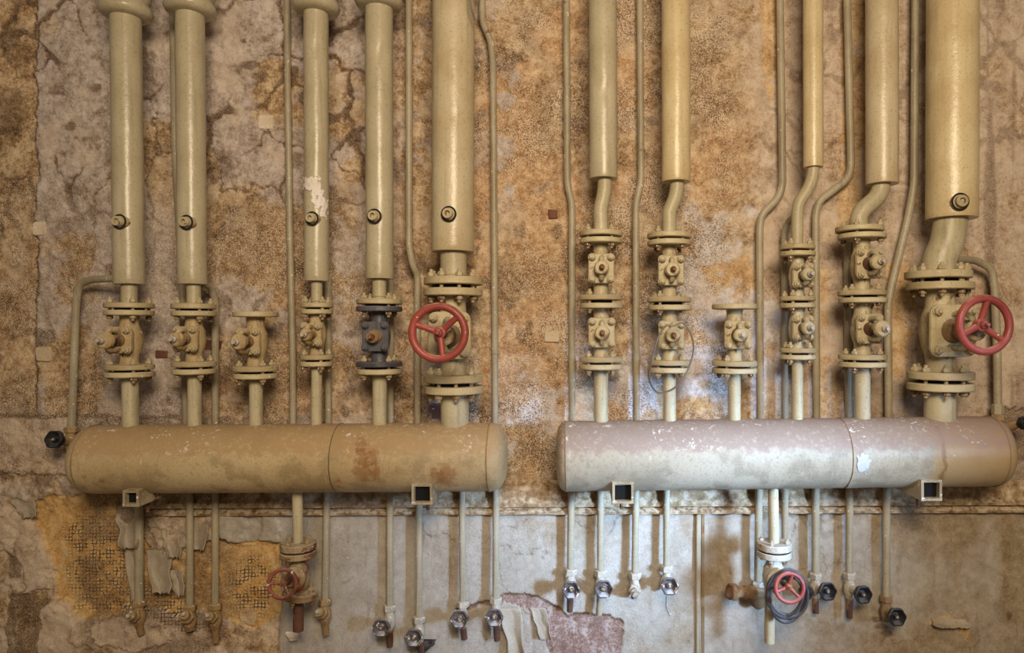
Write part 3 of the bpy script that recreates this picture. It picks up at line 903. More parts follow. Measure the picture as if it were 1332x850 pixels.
def valve(label, cx, yt, yb, fw, br, yaw=0.0, plate=(15, 17), uplate=17, stem=62, hub=8, mat='valve', fmat='flange', group=None, d=RD,
          nb=4, wheel=None, single_top=False, pt=7.0, gap=2.6, boltr=4.0, tilt=0.0, crust=.0014, yoke=True, name='gate_valve', bolt_top=True, bolt_bot=True, pitch=0.0, tipmat='steel'):
    s = sc(d)
    base = W(cx, yb, d)
    root = empty(name, base, label, 'valve', group)
    mt = M[mat]; mf = M[fmat]
    ymid = (yt + yb) / 2
    # body
    c = W(cx, ymid, d)
    H = (yb - yt) * s / 2
    b = br * s
    prof = [(-H + .002, b * .98), (-H * .72, b * .80), (-H * .5, b * .84), (-H * .3, b * 1.05), (0, b * 1.18), (H * .3, b * 1.05), (H * .5, b * .84), (H * .72, b * .80), (H - .002, b * .98)]
    body = MB().lathe(c, (0, 0, 1), prof, 32)
    u = Vector((math.sin(yaw) * math.cos(pitch), -math.cos(yaw) * math.cos(pitch), math.sin(pitch)))
    up_ = Vector((0, 0, 1))
    # square neck towards bonnet
    pw, ph = plate[0] * s, plate[1] * s
    body.prism(c + u * b * .2, u, up_, rounded_rect(pw * .80, ph * .80, pw * .30), uplate * s - b * .2)
    body.jitter(crust, 45)
    bd = part('body', body, mt, root)
    for sg in (-1, 1):      # ribs on the neck
        part('rib', MB().prism(c + Vector((0, 0, sg * H * .62)) - Vector((0.0022, 0, 0)), (1, 0, 0), (0, 0, 1), [(-b * .3, -H * .22), (-b * .3, H * .22), (-b * 1.25, -sg * H * .22), (-b * 1.1, -sg * H * .26)], .0045), mt, bd)
    # flanges
    r = fw * s
    f1_ = flange(root, cx, yt + pt / 2, d, r, pt * s, mf, tilt)
    f2_ = flange(root, cx, yb - pt / 2, d, r, pt * s, mf, tilt)
    span = (2 * pt + gap) * s
    if not single_top and bolt_top:
        bolts(f1_, cx, yt - gap / 2, d, r * .76, span, nb, boltr * s, random.uniform(-.15, .15))
        part('gasket', MB().disc(W(cx, yt - gap / 2, d), (0, 0, 1), r * .60, gap * s * 1.02, 28, 0.0), M['darkgap'], root)
    if bolt_bot:
        bolts(f2_, cx, yb + gap / 2, d, r * .76, span, nb, boltr * s, random.uniform(-.15, .15))
        part('gasket', MB().disc(W(cx, yb + gap / 2, d), (0, 0, 1), r * .60, gap * s * 1.02, 28, 0.0), M['darkgap'], root)
    # bonnet plate
    pl_c = c + u * uplate * s
    tk = 5.0 * s
    bp = part('bonnet', MB().prism(pl_c - u * tk * .0, u, up_, rounded_rect(pw, ph, pw * .38), tk, .003).jitter(crust * .7, 45), mt, root)
    side = up_.cross(u).normalized(); upn = u.cross(side).normalized()
    q = u.to_track_quat('Z', 'Y').to_euler()
    sm = stud_mesh(boltr * 1.15 * s, M['bolt'] if mat != 'blue' else M['blue'])
    for (i, j) in ((-1, -1), (1, -1), (1, 1), (-1, 1)):
        inst('bonnet_bolt', sm, bp, pl_c + u * tk + side * i * pw * .72 + upn * j * ph * .74, q)
    # neck + yoke + stem
    L = stem * s; up0 = uplate * s + tk
    nk = MB().lathe(c + u * (up0 - .001), u, [(0, pw * .55), (L * .10, pw * .48), (L * .14, pw * .34), (L * .24, pw * .34), (L * .25, pw * .46), (L * .30, pw * .46), (L * .31, pw * .22)], 24).jitter(crust, 60)
    part('gland', nk, M['gland'] if mat != 'blue' else M['tapbrown'], root)
    hubc = c + u * (L - 16 * s)
    if yoke:
        yk = MB()
        for sg in (-1, 1):
            p0 = c + u * up0 + upn * sg * ph * .62; p3 = hubc + upn * sg * hub * s * .75
            pts_ = [p0, p0.lerp(p3, .30) + upn * sg * ph * .18, p0.lerp(p3, .72) + upn * sg * ph * .22, p3]
            yk.tube(fillet(pts_, .02, 4), [3.2 * s] * len(fillet(pts_, .02, 4)), 10)
        yk.lathe(hubc - u * 5 * s, u, [(0, hub * s * .8), (2 * s, hub * s), (8 * s, hub * s), (10 * s, hub * s * .82)], 24)
        yk.jitter(crust, 55)
        part('yoke', yk, mt, root)
    st = MB().lathe(c + u * (up0 + L * .1), u, [(0, 3.6 * s), (L - up0 - L * .1 - 6 * s, 3.6 * s), (L - up0 - L * .1 - 5.5 * s, 2.7 * s), (L - up0 - L * .1, 2.2 * s)], 12)
    part('stem', st, M[tipmat], root)
    if wheel:
        R, L2, wmat, phase, axis = wheel
        wc = c + u * L2 * s if not isinstance(L2, Vector) else L2
        part('spindle', MB().cyl(c + u * L * .7, wc, 5 * s, 14), M['rust'], root)
        handwheel(root, wc, axis or u, R, M[wmat], phase)
    return root


GV = 'small gate valves on the headers'
R1 = dict(pt=6.6, gap=2.8)
valve('crusted tan gate valve, leftmost in the row, stem poking out to the left', 168.5, 404, 481, 28.5, 13.5, 0, (15, 17), 16, 62, 10, 'valve_dusty', group=GV, crust=.0028, **R1)
valve('tan gate valve second from left, between two thin lines', 252.5, 405, 477, 26.5, 12.5, 0, (14, 16), 15, 54, 9, 'valve_dusty', group=GV, crust=.0026, **R1)
valve('tan gate valve with an open top flange and no riser, above the tan header', 332.5, 406, 483, 27.5, 13, 0, (14, 17), 16, 60, 10, 'valve_dusty', group=GV, crust=.0024, single_top=True, **R1)
valve('small narrow tan gate valve fourth from left on the tan header', 412, 403, 468, 20.5, 10.5, 0, (12, 14.5), 13, 50, 8, 'valve_dusty', group=GV, crust=.002, pt=6, gap=2.5)
valve('slate blue gate valve on the tan header', 493.5, 399, 477, 29, 12.5, 0, (17, 19), 14, 44, 9, 'blue', 'blue', group=GV, crust=.001, yoke=False, tipmat='rust', **R1)
valve('upper gate valve of the first pair above the grey header', 781.5, 311, 391, 28, 11.5, 0, (16.5, 19), 14, 46, 9.5, 'valve', group=GV, crust=.0018, tipmat='rust', **R1)
valve('lower gate valve of the first pair above the grey header', 782, 395, 471, 28, 12, 0, (17, 19), 14, 46, 9.5, 'valve', group=GV, crust=.0024, bolt_top=False, tipmat='rust', **R1)
valve('upper gate valve of the second pair above the grey header', 870.5, 313.5, 393.5, 28.5, 11.5, 0, (16.5, 19), 14, 46, 9.5, 'valve', group=GV, crust=.0016, tipmat='rust', **R1)
valve('lower gate valve of the second pair, with a wire hung around it', 871, 397.5, 475, 28.5, 12, 0, (16.5, 18), 14, 46, 9.5, 'valve', group=GV, crust=.0016, bolt_top=False, tipmat='rust', **R1)
valve('gate valve with an open top flange and no riser, above the grey header', 955.5, 396, 476, 29, 12.5, 0, (17, 18), 15, 48, 9, 'valve', group=GV, crust=.0016, single_top=True, **R1)
valve('upper small gate valve of the third pair, stem turned slightly right', 1037.5, 328, 392, 22.5, 10, .06, (12.5, 15), 13, 50, 8.5, 'pipe', group=GV, crust=.0014, pt=6, gap=2.6)
valve('lower small gate valve of the third pair, stem turned slightly right', 1037.5, 395, 459, 22.5, 10, .06, (12.5, 15), 13, 50, 8.5, 'pipe', group=GV, crust=.0014, pt=6, gap=2.6, bolt_top=False)
valve('upper gate valve of the fourth pair, bare steel stem pointing right', 1121, 305, 385, 30, 12.5, .06, (16.5, 19), 15, 58, 9.5, 'valve', group=GV, crust=.0016, **R1)
valve('lower gate valve of the fourth pair, longest bare stem pointing right', 1122, 388, 468, 30, 13, .06, (16.5, 19), 15, 66, 10, 'valve', group=GV, crust=.0016, bolt_top=False, **R1)
# the two large valves with red handwheels
BIG = dict(pt=9.5, gap=5.0, nb=8, boltr=5.0)
valve('large tan gate valve on the tan header with a bright red handwheel', 589.5, 376, 497, 38, 20, 0, (27, 30), 24, 80, 12, 'valve', group='large handwheel valves', crust=.0012, name='handwheel_valve',
      wheel=(39.5 * sc(RD + .30), W(570.5, 433, RD + .30), 'red', math.radians(40), (0, -1, 0)), **BIG)
valve('large tan gate valve on the grey header with a red handwheel at far right', 1223, 368, 493, 40, 22, .02, (29, 33), 26, 92, 12, 'valve', group='large handwheel valves', crust=.0012, name='handwheel_valve',
      wheel=(39.8 * sc(RD + .30), W(1280.5, 423, RD + .30), 'red', math.radians(82), (.10, -1, 0.02)), **BIG)


# ------------------------------------------------------------------ risers
def sleeve_mesh(p0, p1, r, dents, seed):
    L = (p1 - p0).length; ax = (p1 - p0).normalized()
    mb = MB()
    a, u, v = mb.frame(ax)
    n, m = 44, max(24, int(L / .022))
    vs_ = []; fs_ = []
    rows = [(0, .90), (0, .985), (.003, 1.0)] + [(L * k / m, 1.0) for k in range(1, m)] + [(L - .003, 1.0), (L, .985), (L, .90)]
    for (t, k) in rows:
        for i in range(n):
            th = 2 * PI * i / n
            dv = u * math.cos(th) + v * math.sin(th)
            q = p0 + a * t + dv * r
            rr = r * k + .0010 * mnoise.noise(q * 14 + Vector((seed, 0, 0))) + .0007 * mnoise.noise(q * 45)
            for (dc, dr_, dd) in dents:
                e = (q - dc).length / dr_
                if e < 2.2: rr -= dd * math.exp(-e * e) * (1 + .8 * mnoise.noise(q * 90))
            vs_.append(p0 + a * t + dv * rr)
    M_ = len(rows)
    for i in range(M_ - 1):
        for k in range(n):
            k2 = (k + 1) % n
            fs_.append((i * n + k, i * n + k2, (i + 1) * n + k2, (i + 1) * n + k))
    fs_.append(tuple(range(n))[::-1]); fs_.append(tuple((M_ - 1) * n + k for k in range(n)))
    return mb.add(vs_, fs_)


def nozzle(parent, px, py, d, r):
    c = W(px, py, d + .016); ax = Vector((-.14 + .1 * (px > 700), -1, 0)).normalized(); s = sc(d)
    nz = part('thermometer_socket', MB().lathe(c - ax * .03, ax, [(0, r * 1.15 * s), (.024, r * 1.15 * s), (.026, r * .85 * s), (.042, r * .85 * s), (.044, r * .78 * s), (.044, r * .45 * s), (.03, r * .42 * s)], 20), M['bolt'], parent)
    part('socket_ring', MB().torus(c - ax * .004, ax, r * 1.15 * s, 1.2 * s, 24, 8), M['darkgap'], nz)
    return nz


def riser(label, xt, xb, hw, ybot, stub, rs, fl=None, collar=None, noz=None, mat='sleeve_olive', dents=(), ytop=-330, d=RD, nbig=False, weld=True):
    """insulated riser: sleeve from above the frame to ybot, then a bare pipe along 'stub' pixels down to the flange face"""
    p1 = W(xb, ybot, d); s = sc(d)
    slope = (xt - xb) / (0 - ybot)
    p0 = W(xt + slope * ytop, ytop, d)
    root = empty('insulated_riser', p1, label, 'pipe')
    dl_ = [(W(a, b, d + hw * s), rr * s, dd) for (a, b, rr, dd) in dents]
    sl = part('insulation_sleeve', sleeve_mesh(p0, p1, hw * s, dl_, xt * .37), M[mat], root, angle=60)
    pts = [W(a, b, d + (e[0] if e else 0)) for (a, b, *e) in stub]
    part('pipe', MB().tube(fillet([p1 + Vector((0, 0, .05))] + pts, .05, 7), rs * s, 28), M['pipe'], root)
    if weld:
        x_, y_ = stub[-1][0], stub[-1][1]
        part('weld_seam', MB().torus(W(x_, y_ - 5, d), (0, 0, 1), rs * s, 1.2 * s, 30, 6).jitter(.002, 70), M['valve'], root)
    if fl:
        yf, fr_, pt = fl
        flange(root, stub[-1][0], yf + pt / 2, d, fr_ * s, pt * s, M['flange'], 0)
    if collar:
        yc, cr = collar; c = W(xt + slope * yc, yc, d)
        cs = cr * s
        part('collar', MB().lathe(c, (0, 0, 1), [(0, hw * s * .9), (.002, cs * .80), (.010, cs * .93), (.024, cs), (.040, cs * .96), (.050, cs * .87), (.058, cs * .85), (.07, cs * .93), (1.0, cs * .93)], 44), M[mat], root)
    if noz: nozzle(sl, noz[0], noz[1], d + hw * s * .95, noz[2])
    return root


def feed(label, x0, yt, x1, yb, r, flr=None, pt=6.6, d=RD):
    """short pipe between the lower valve flange and the header"""
    root = empty('feed_pipe', W(x1, yb + 6, d), label, 'pipe')
    part('pipe', MB().cyl(W(x0, yt, d), W(x1, yb + 8, d), r * sc(d), 28), M['pipe'], root)
    part('weld_seam', MB().torus(W(x0, yt + pt + 4, d), (0, 0, 1), r * sc(d), .9 * sc(d), 28, 6).jitter(.0015, 70), M['pipe'], root)
    flange(root, x0, yt + pt / 2, d, flr * sc(d), pt * sc(d), M['flange'])
    return root


r1 = riser('leftmost insulated riser with a wide top collar', 163, 168, 18.2, 370, ((168, 376), (168, 400)), 9.5, (394.6, 28.5, 6.6), (24, 31.5), (154, 288, 7.5), 'sleeve_olive', ((172, 250, 8, .003),))
r2 = riser('insulated riser with collar, second from the left, paint drip down it', 247, 250, 17.4, 370, ((252, 376), (252, 400)), 8.5, (395.6, 26.5, 6.6), (20, 31), (241, 289, 7.5), 'sleeve_olive', ((258, 88, 6, .004),))
r4 = riser('slim insulated riser with torn white lining showing', 411, 412, 15.4, 366, ((412, 372), (412, 397)), 7, (394.5, 20.5, 6), (18, 30), (405, 284, 7), 'sleeve_olive', ((415, 60, 8, .005), (417, 45, 6, .003)))
r5 = riser('insulated riser above the slate blue valve', 493, 494, 17.6, 363, ((493.5, 368), (493.5, 391)), 9, (389.6, 29, 6.6), (12, 30.5), (486, 281, 7.5), 'sleeve_olive', ((498, 70, 8, .007),))
r6 = riser('thick insulated riser above the valve with the bright red handwheel', 590, 589, 27.2, 328, ((590, 335), (590, 363)), 17, (361.5, 38, 9.5), (4, 33), (583, 278, 8), 'sleeve_tan', ((580, 100, 8, .004), (585, 150, 7, .004), (582, 130, 6, .003)))
r7 = riser('insulated riser above the first valve pair, kinked pipe below', 784, 785, 18.2, 233, ((787, 240), (785, 256), (780.5, 274), (781.5, 290), (781.5, 308)), 9.2, (301.5, 28, 6.6), None, None, 'sleeve_olive', ((778, 105, 9, .005), (790, 118, 9, .005)))
r8 = riser('insulated riser above the wire-hung valve pair, kinked pipe below', 879, 879.5, 18.6, 237, ((881, 243), (878, 258), (870, 276), (870.5, 290), (870.5, 310)), 9, (304, 28.5, 6.6), None, None, 'sleeve_ochre', ((872, 128, 6, .004),))
r10 = riser('slim bright ochre insulated riser with an offset bend below', 1057.5, 1058, 12.6, 218, ((1058, 226), (1053, 243), (1038, 266), (1037, 285), (1037, 323)), 7.6, (319.4, 22.5, 6), None, None, 'sleeve_ochre')
r11 = riser('insulated riser with a sharp offset bend above the fourth valve pair', 1147, 1147.5, 20, 240, ((1146, 246), (1140, 258), (1121, 274), (1117, 284), (1118, 300)), 11.2, (295.6, 30, 6.6), None, None, 'sleeve_tan', ((1137, 108, 7, .004),))
r12 = riser('thickest insulated riser at far right, bent pipe below', 1239, 1238, 31, 285, ((1236, 292), (1231, 318), (1221, 338), (1220, 358)), 20.5, (353.5, 40, 9.5), None, (1250, 262, 9), 'sleeve_ochre', ((1215, 160, 9, .003), (1230, 80, 10, .003), (1245, 200, 9, .003)))

for (lab, x0, yt, x1, yb, r, fr_, pt) in (
        ('short feed pipe under the leftmost gate valve', 169, 483.8, 170, 553, 9.8, 28.5, 6.6),
        ('short feed pipe under the second gate valve from left', 253, 479.8, 253, 553, 8.4, 26.5, 6.6),
        ('short feed pipe under the open-topped valve of the tan header', 333, 485.8, 333, 553, 8.3, 27.5, 6.6),
        ('thin short feed pipe under the narrow fourth valve of the tan header', 412, 470.5, 411.5, 552, 6.8, 20.5, 6),
        ('short feed pipe under the slate blue valve', 494, 479.8, 494, 552, 9.2, 29, 6.6),
        ('thick short feed pipe under the bright red handwheel valve', 591, 502, 592, 552, 18, 38, 9.5),
        ('short feed pipe under the first valve pair of the grey header', 782, 473.8, 782, 550, 9.2, 28, 6.6),
        ('short feed pipe under the wire-hung valve of the grey header', 871, 477.8, 871, 549, 8.2, 28.5, 6.6),
        ('short feed pipe under the open-topped valve of the grey header', 955.5, 478.8, 955.5, 548, 8, 29, 6.6),
        ('thin short feed pipe under the third valve pair', 1037.5, 461.6, 1037, 547, 7.2, 22.5, 6),
        ('short feed pipe under the fourth valve pair', 1122, 470.8, 1122, 547, 9.8, 30, 6.6),
        ('thick short feed pipe under the far right handwheel valve', 1223, 498, 1222, 547, 19, 40, 9.5)):
    feed(lab, x0, yt, x1, yb, r, fr_, pt)

# torn lining on the slim riser
_a, _u, _v = MB().frame(Vector((0, 0, 1)))


def lining(px, py, w_, h_, th0, th1, seed):
    c = W(411.5, py, RD)
    patch_on_cyl(c, Vector((0, 0, 1)), 15.4 * S, -h_ * S / 2, h_ * S / 2, ang_for(Vector((math.sin(th0), -math.cos(th0), 0)), _u, _v), ang_for(Vector((math.sin(th1), -math.cos(th1), 0)), _u, _v), 'torn_lining', r4, M['lint'], seed)


lining(405, 241, 10, 24, -1.35, .75, 1.0)
lining(414, 252, 10, 34, -.25, .95, 2.0)
lining(424, 270, 12, 34, .25, 1.5, 5.5)
# ------------------------------------------------------------------ thin lines
GT = 'thin lines on the wall'


def line(label, pts, r=4.3, d=TD, mat='thin', clips=(), rad=.03, name='thin_pipe', group=GT, joints=()):
    P_ = [W(p[0], p[1], d if len(p) < 3 else p[2]) for p in pts]
    if pts[0][1] == -40: P_.insert(0, P_[0] + Vector((0, 0, .80)))
    root = empty(name, P_[-1], label, 'pipe', group)
    part('pipe', MB().tube(fillet(P_, rad, 6), r * sc(d), 16), M[mat], root)
    for (x, y) in joints:
        part('joint', MB().torus(W(x, y, d), (0, 0, 1), r * sc(d), 1.3 * sc(d), 18, 6), M[mat], root)
    for (x, y) in clips:
        c = W(x, y, d); s = sc(d)
        part('pipe_clip', MB().box((c.x - 7 * s, c.y - r * s * 1.15, c.z - 4 * s), (c.x + 7 * s, 0.01, c.z + 4 * s)), M[mat], root)
    return root


line('thin line bending out of the leftmost riser down its left side', ((152, 362, .17), (118, 364, .11), (103, 370, .09), (99, 392, .08), (97, 450, .08), (93, 556, .08)), 4.6)
line('thin line half hidden behind the second riser, running below the tan header', ((224, -40), (228, 200), (237, 372), (240, 480), (242, 560), (247, 650), (247, 788)), 4.4)
line('thin line looping from the second riser down its right side', ((262, 369, .16), (274, 373, .09), (280, 390, .06), (280, 560), (280, 650), (280, 786)), 4.3)
line('thin straight dark line between the open-topped valve and the slim riser', ((373, -40), (374, 100), (377, 300), (381, 470), (381, 640)), 4.2, clips=())
line('thin line behind the slim riser down to a rusty tap', ((427, 360), (427, 560), (425, 650), (423, 782)), 4.3)
line('thin line behind the slate blue valve', ((508, 360), (508, 560), (507, 650), (507, 792)), 4.4)
line('thin line left of the thick riser, kinked back behind the red handwheel', ((532, -40, .09), (532, 320, .09), (537, 346, .08), (543, 358, .05), (543, 560), (545, 650), (545, 806)), 4.4)
line('thin line right of the thick riser with a kink near the top', ((628, -40), (627, 28), (638, 52), (641, 80), (643, 300), (644, 560), (645, 650), (645, 782)), 4.4, joints=((644.5, 460),))
line('thin line at the left of the first grey-header riser', ((736.5, -40), (738, 238), (744, 266), (744, 560), (743, 650), (742, 744)), 4.5)
line('thin line between the first two grey-header risers', ((832, -40), (834, 236), (827, 264), (828, 560), (827, 650), (826, 748)), 4.5, joints=((834, 196),))
line('thin line with a dog-leg left of the slim ochre riser', ((1014, -40), (1018, 242), (1012, 258), (990, 280), (988, 300), (989, 560), (987, 650), (986, 760)), 4.9)
line('thin line curving out behind the third valve pair', ((1036, 280, .16), (1026, 288, .08), (1020, 302, .06), (1021, 560), (1021, 640), (1021, 735)), 4.3)
line('thin line with a dog-leg between the slim ochre and the offset riser', ((1101, -40), (1107, 218), (1102, 234), (1065, 262), (1061, 280), (1062, 560), (1061, 650), (1061, 748)), 4.9)
line('thin line close behind the fourth valve pair', ((1114, 288, .13), (1104, 298, .07), (1102, 320), (1104, 560), (1105, 650), (1105, 748)), 4.6)
line('second thinner line close behind the fourth valve pair', ((1106, 296), (1110, 330), (1110, 600)), 2.6)
line('thin line leaning inward left of the thickest riser', ((1191, -40, .07), (1189, 240, .07), (1181, 285, .06), (1159, 375), (1155, 400), (1156, 560), (1153, 650), (1153, 780)), 4.9)
lr = line('thin line looping out of the far right bent pipe', ((1238, 337, .20), (1270, 339, .10), (1290, 350, .08), (1294, 374, .08), (1297, 450, .08), (1298, 548, .08)), 4.8)
part('union_nut', MB().disc(W(1298, 533, .08), (0, 0, 1), 7.5 * sc(.08), 14 * sc(.08), 6), M['thin'], lr)
line('short thin line from under the tan header near the right bracket', ((603, 600), (601, 650), (602, 787)), 4.3)
line('short thin line under the grey header beside its left bracket', ((781, 600), (781, 650), (781, 746)), 4.4)
line('short thin line under the grey header right of its left bracket', ((868, 600), (867, 650), (867, 740)), 4.4)
line('short thin line behind the left bracket of the tan header', ((181, 620), (181, 660), (181, 788)), 5.2)
# wires
tw = MB().tube(fillet([W(607, -90, .34), W(612, 8, .33), (W(618, 27, .30))], .02), .0035, 8)
single('hanging_wire', tw, M['wire'], W(618, 27, .30), 'short wire hanging from the collar of the thick riser', 'wire')
lp_ = [(866, 424), (858, 436), (850, 458), (845, 480), (845, 496), (852, 508), (862, 511), (876, 506), (888, 494), (897, 476), (902, 456), (900, 438), (893, 425), (886, 420), (876, 424)]
P2 = [W(x, y, .40 + .02 * math.sin(i * .9)) for i, (x, y) in enumerate(lp_)]
P2s = []
for i in range(len(P2)):
    a_, b_, c_, d_ = P2[i - 1], P2[i], P2[(i + 1) % len(P2)], P2[(i + 2) % len(P2)]
    for k in range(5):
        t = k / 5
        P2s.append(.5 * ((2 * b_) + (c_ - a_) * t + (2 * a_ - 5 * b_ + 4 * c_ - d_) * t * t + (3 * b_ - a_ - 3 * c_ + d_) * t ** 3))
single('wire_loop', MB().tube(P2s, .0036, 8, closed=True), M['wire'], W(871, 424, .4), 'grey wire loop hanging from the lower valve of the second pair', 'wire')


# ------------------------------------------------------------------ drain taps
def knob(parent, c, axis, r, mat, lob=6):
    ax = Vector(axis).normalized()
    f = lambda th, t, rr: 1 + (.05 * math.cos(lob * th) if rr > r * .6 else 0)
    prof = [(-.020, r * .34), (-.012, r * .5), (-.008, r * .86), (.004, r * 1.0), (.015, r * 1.0), (.017, r * .86), (.004, r * .66), (-.002, r * .42), (-.001, r * .30), (.012, r * .27), (.013, r * .12)]
    k = part('knob', MB().lathe(c, ax, prof, 40, f), mat, parent)
    part('knob_screw', MB().disc(c + ax * .0155, ax, r * .16, .004, 6, .0008), M['bolt'], k)
    return k


def tap(label, x, y, kx=None, ky=None, kmat='knob_dusty', tail=None, tmat='rust', mat='tap', d=TD, kr=11.5, kd=.075, stub=None, group='drain taps below the headers'):
    s = sc(d)
    root = empty('drain_tap', W(x, y + 30, d), label, 'tap', group)
    top = W(x, y, d)
    part('union_nut', MB().disc(top + Vector((0, 0, -.010)), (0, 0, 1), 8.2 * s, .024, 6, .003, rot=random.random()).jitter(.0016, 60), M[mat], root)
    b0 = top + Vector((0, 0, -.016)); L = 27 * s
    body = MB().lathe(b0, (0, 0, -1), [(0, 5 * s), (L * .2, 5.2 * s), (L * .4, 7.6 * s), (L * .65, 7.8 * s), (L * .85, 5.6 * s), (L, 5.2 * s)], 20)
    cb = b0 + Vector((0, 0, -L * .55))
    if kx is not None:
        kc = W(kx, ky, d + kd)
        ax = (kc - cb).normalized(); ax2 = (ax + Vector((0, -.7, 0))).normalized()
        body.tube([cb, cb.lerp(kc, .55), kc - ax2 * .014], [6.0 * s, 5.0 * s, 4.0 * s], 14)
    if stub is not None:
        kc = W(stub[0], stub[1], d + .05); ax = (kc - cb).normalized()
        body.tube([cb, cb.lerp(kc, .6), kc], [6.5 * s, 6.0 * s, 5.4 * s], 12)
        body.disc(cb.lerp(kc, .55), ax, 8.2 * s, .016, 6)
    body.jitter(.003, 60, x)
    part('tap_body', body, M[mat], root)
    if stub is not None:
        part('spindle', MB().cyl(cb, kc + ax * .018, 2.4 * s, 10), M['steel'], root)
    if kx is not None: knob(root, kc, ax2, kr * sc(d + kd), M[kmat])
    if tail:
        tx, ty = tail
        part('outlet', MB().tube([b0 + Vector((0, 0, -L * .95)), (b0 + Vector((0, 0, -L)) + W(tx, ty, d)) / 2, W(tx, ty, d)], [4.3 * s, 4.4 * s, 4.0 * s], 12).jitter(.002, 70), M[tmat], root)
    return root


tap('black-knobbed tap at far left, above the end of the tan header', 93, 556, 73, 572, 'knob_black', (94, 606), 'rust', 'tan_crust', d=.08, kr=11.5)
tap('crusted tap stub under the left bracket of the tan header', 181, 782, stub=(170, 802), tail=(184, 826), tmat='tan_crust', mat='tan_crust')
tap('crusted tap stub in front of the ochre patch, left of two', 247, 788, stub=(240, 801), mat='tan_crust')
tap('crusted tap stub in front of the ochre patch, right of two', 280, 786, stub=(272, 802), tail=(281, 836), tmat='tan_crust', mat='tan_crust')
tap('knobless rusty tap right of the small rusty handwheel valve', 423, 780, stub=(415, 797), tail=(424, 826), tmat='tan_crust', mat='tan_crust')
tap('tap with dusty round knob and rusty outlet, left of the second bracket', 507, 788, 497, 816, 'knob_dusty', (507, 842))
tap('tap with dusty dark knob below the second bracket, lowest of its row', 545, 803, 539, 829, 'knob_dusty', (551, 856))
tap('tap with dusty knob, second from right under the tan header', 602, 783, 598, 805, 'knob_dusty', (604, 832))
tap('tap with dusty knob and rusty outlet under the right end of the tan header', 645, 778, 643, 803, 'knob_dusty', (647, 834))
tap('leftmost grey-knobbed tap under the grey header', 742, 741, 743, 767, 'knob_dusty', (741, 796))
tap('grey-knobbed tap below the left bracket of the grey header', 781, 743, 785, 766, 'knob_dusty', (779, 800), 'tap')
tap('knobless white crusted tap under the grey header', 826, 746, stub=(826, 772))
tap('grey star-knobbed tap with a thin curled wire under it', 867, 737, 870.5, 762, 'knob_dusty')
tap('black-knobbed tap right next to the coiled cable', 1061, 746, 1075, 769, 'knob_black', (1061, 798))
tap('black-knobbed tap, middle of the three at right', 1105, 746, 1121, 773, 'knob_black', (1105, 804))
tap('black-knobbed tap furthest right and lowest', 1153, 776, 1165, 802, 'knob_black', mat='tapbrown')
tap('black-knobbed tap at the far right edge by the broken plaster', 1298, 540, 1331, 551, 'knob_black', (1298, 575), 'thin', 'tan_crust', d=.08, kr=9)
single('curled_wire', MB().tube(fillet([W(867, 776, .07), W(866, 790, .075), W(871, 802, .08)], .02), .0025, 8), M['wire'], W(867, 776, .07), 'thin curled wire dangling below the star-knobbed tap', 'wire')
# small lever cock left of the cable neighbour tap
lv = empty('lever_cock', W(1061, 775, .06), 'small dark side knob on the line right of the coiled cable', 'tap')
part('plug', MB().cyl(W(1061, 772, TD), W(1051, 770, .085), .013, 12).jitter(.002, 60), M['tap'], lv)
knob(lv, W(1050, 770, .10), (-.75, -.6, .05), 9.5 * sc(.1), M['knob_black'])

# brown horizontal valve on the dog-leg line
hv = empty('side_valve', W(986, 775, TD), 'brown crusted valve lying sideways left of the coiled cable', 'valve')
s_ = sc(.07)
mb = MB().lathe(W(950, 770, .12), (W(1000, 773, .07) - W(950, 770, .12)), [(0, 9 * s_), (.012, 11 * s_), (.024, 10.5 * s_), (.028, 7 * s_), (.06, 6.5 * s_), (.065, 9 * s_), (.10, 9.5 * s_), (.115, 7 * s_), (.16, 7 * s_)], 24).jitter(.004, 45)
part('body', mb, M['tapbrown'], hv)
part('union_nut', MB().disc(W(986, 761, TD), (0, 0, 1), 8.5 * s_, .026, 6).jitter(.0016, 60), M['tap'], hv)
part('tee', MB().lathe(W(986, 764, TD), (0, 0, -1), [(0, 6 * s_), (.05, 9 * s_), (.075, 8 * s_), (.085, 4 * s_)], 18).jitter(.004, 45), M['tapbrown'], hv)
part('end_ring', MB().torus(W(950, 770, .12), (W(950, 770, .12) - W(1000, 773, .07)), 8 * s_, 2.4 * s_, 24, 8), M['rust'], hv)


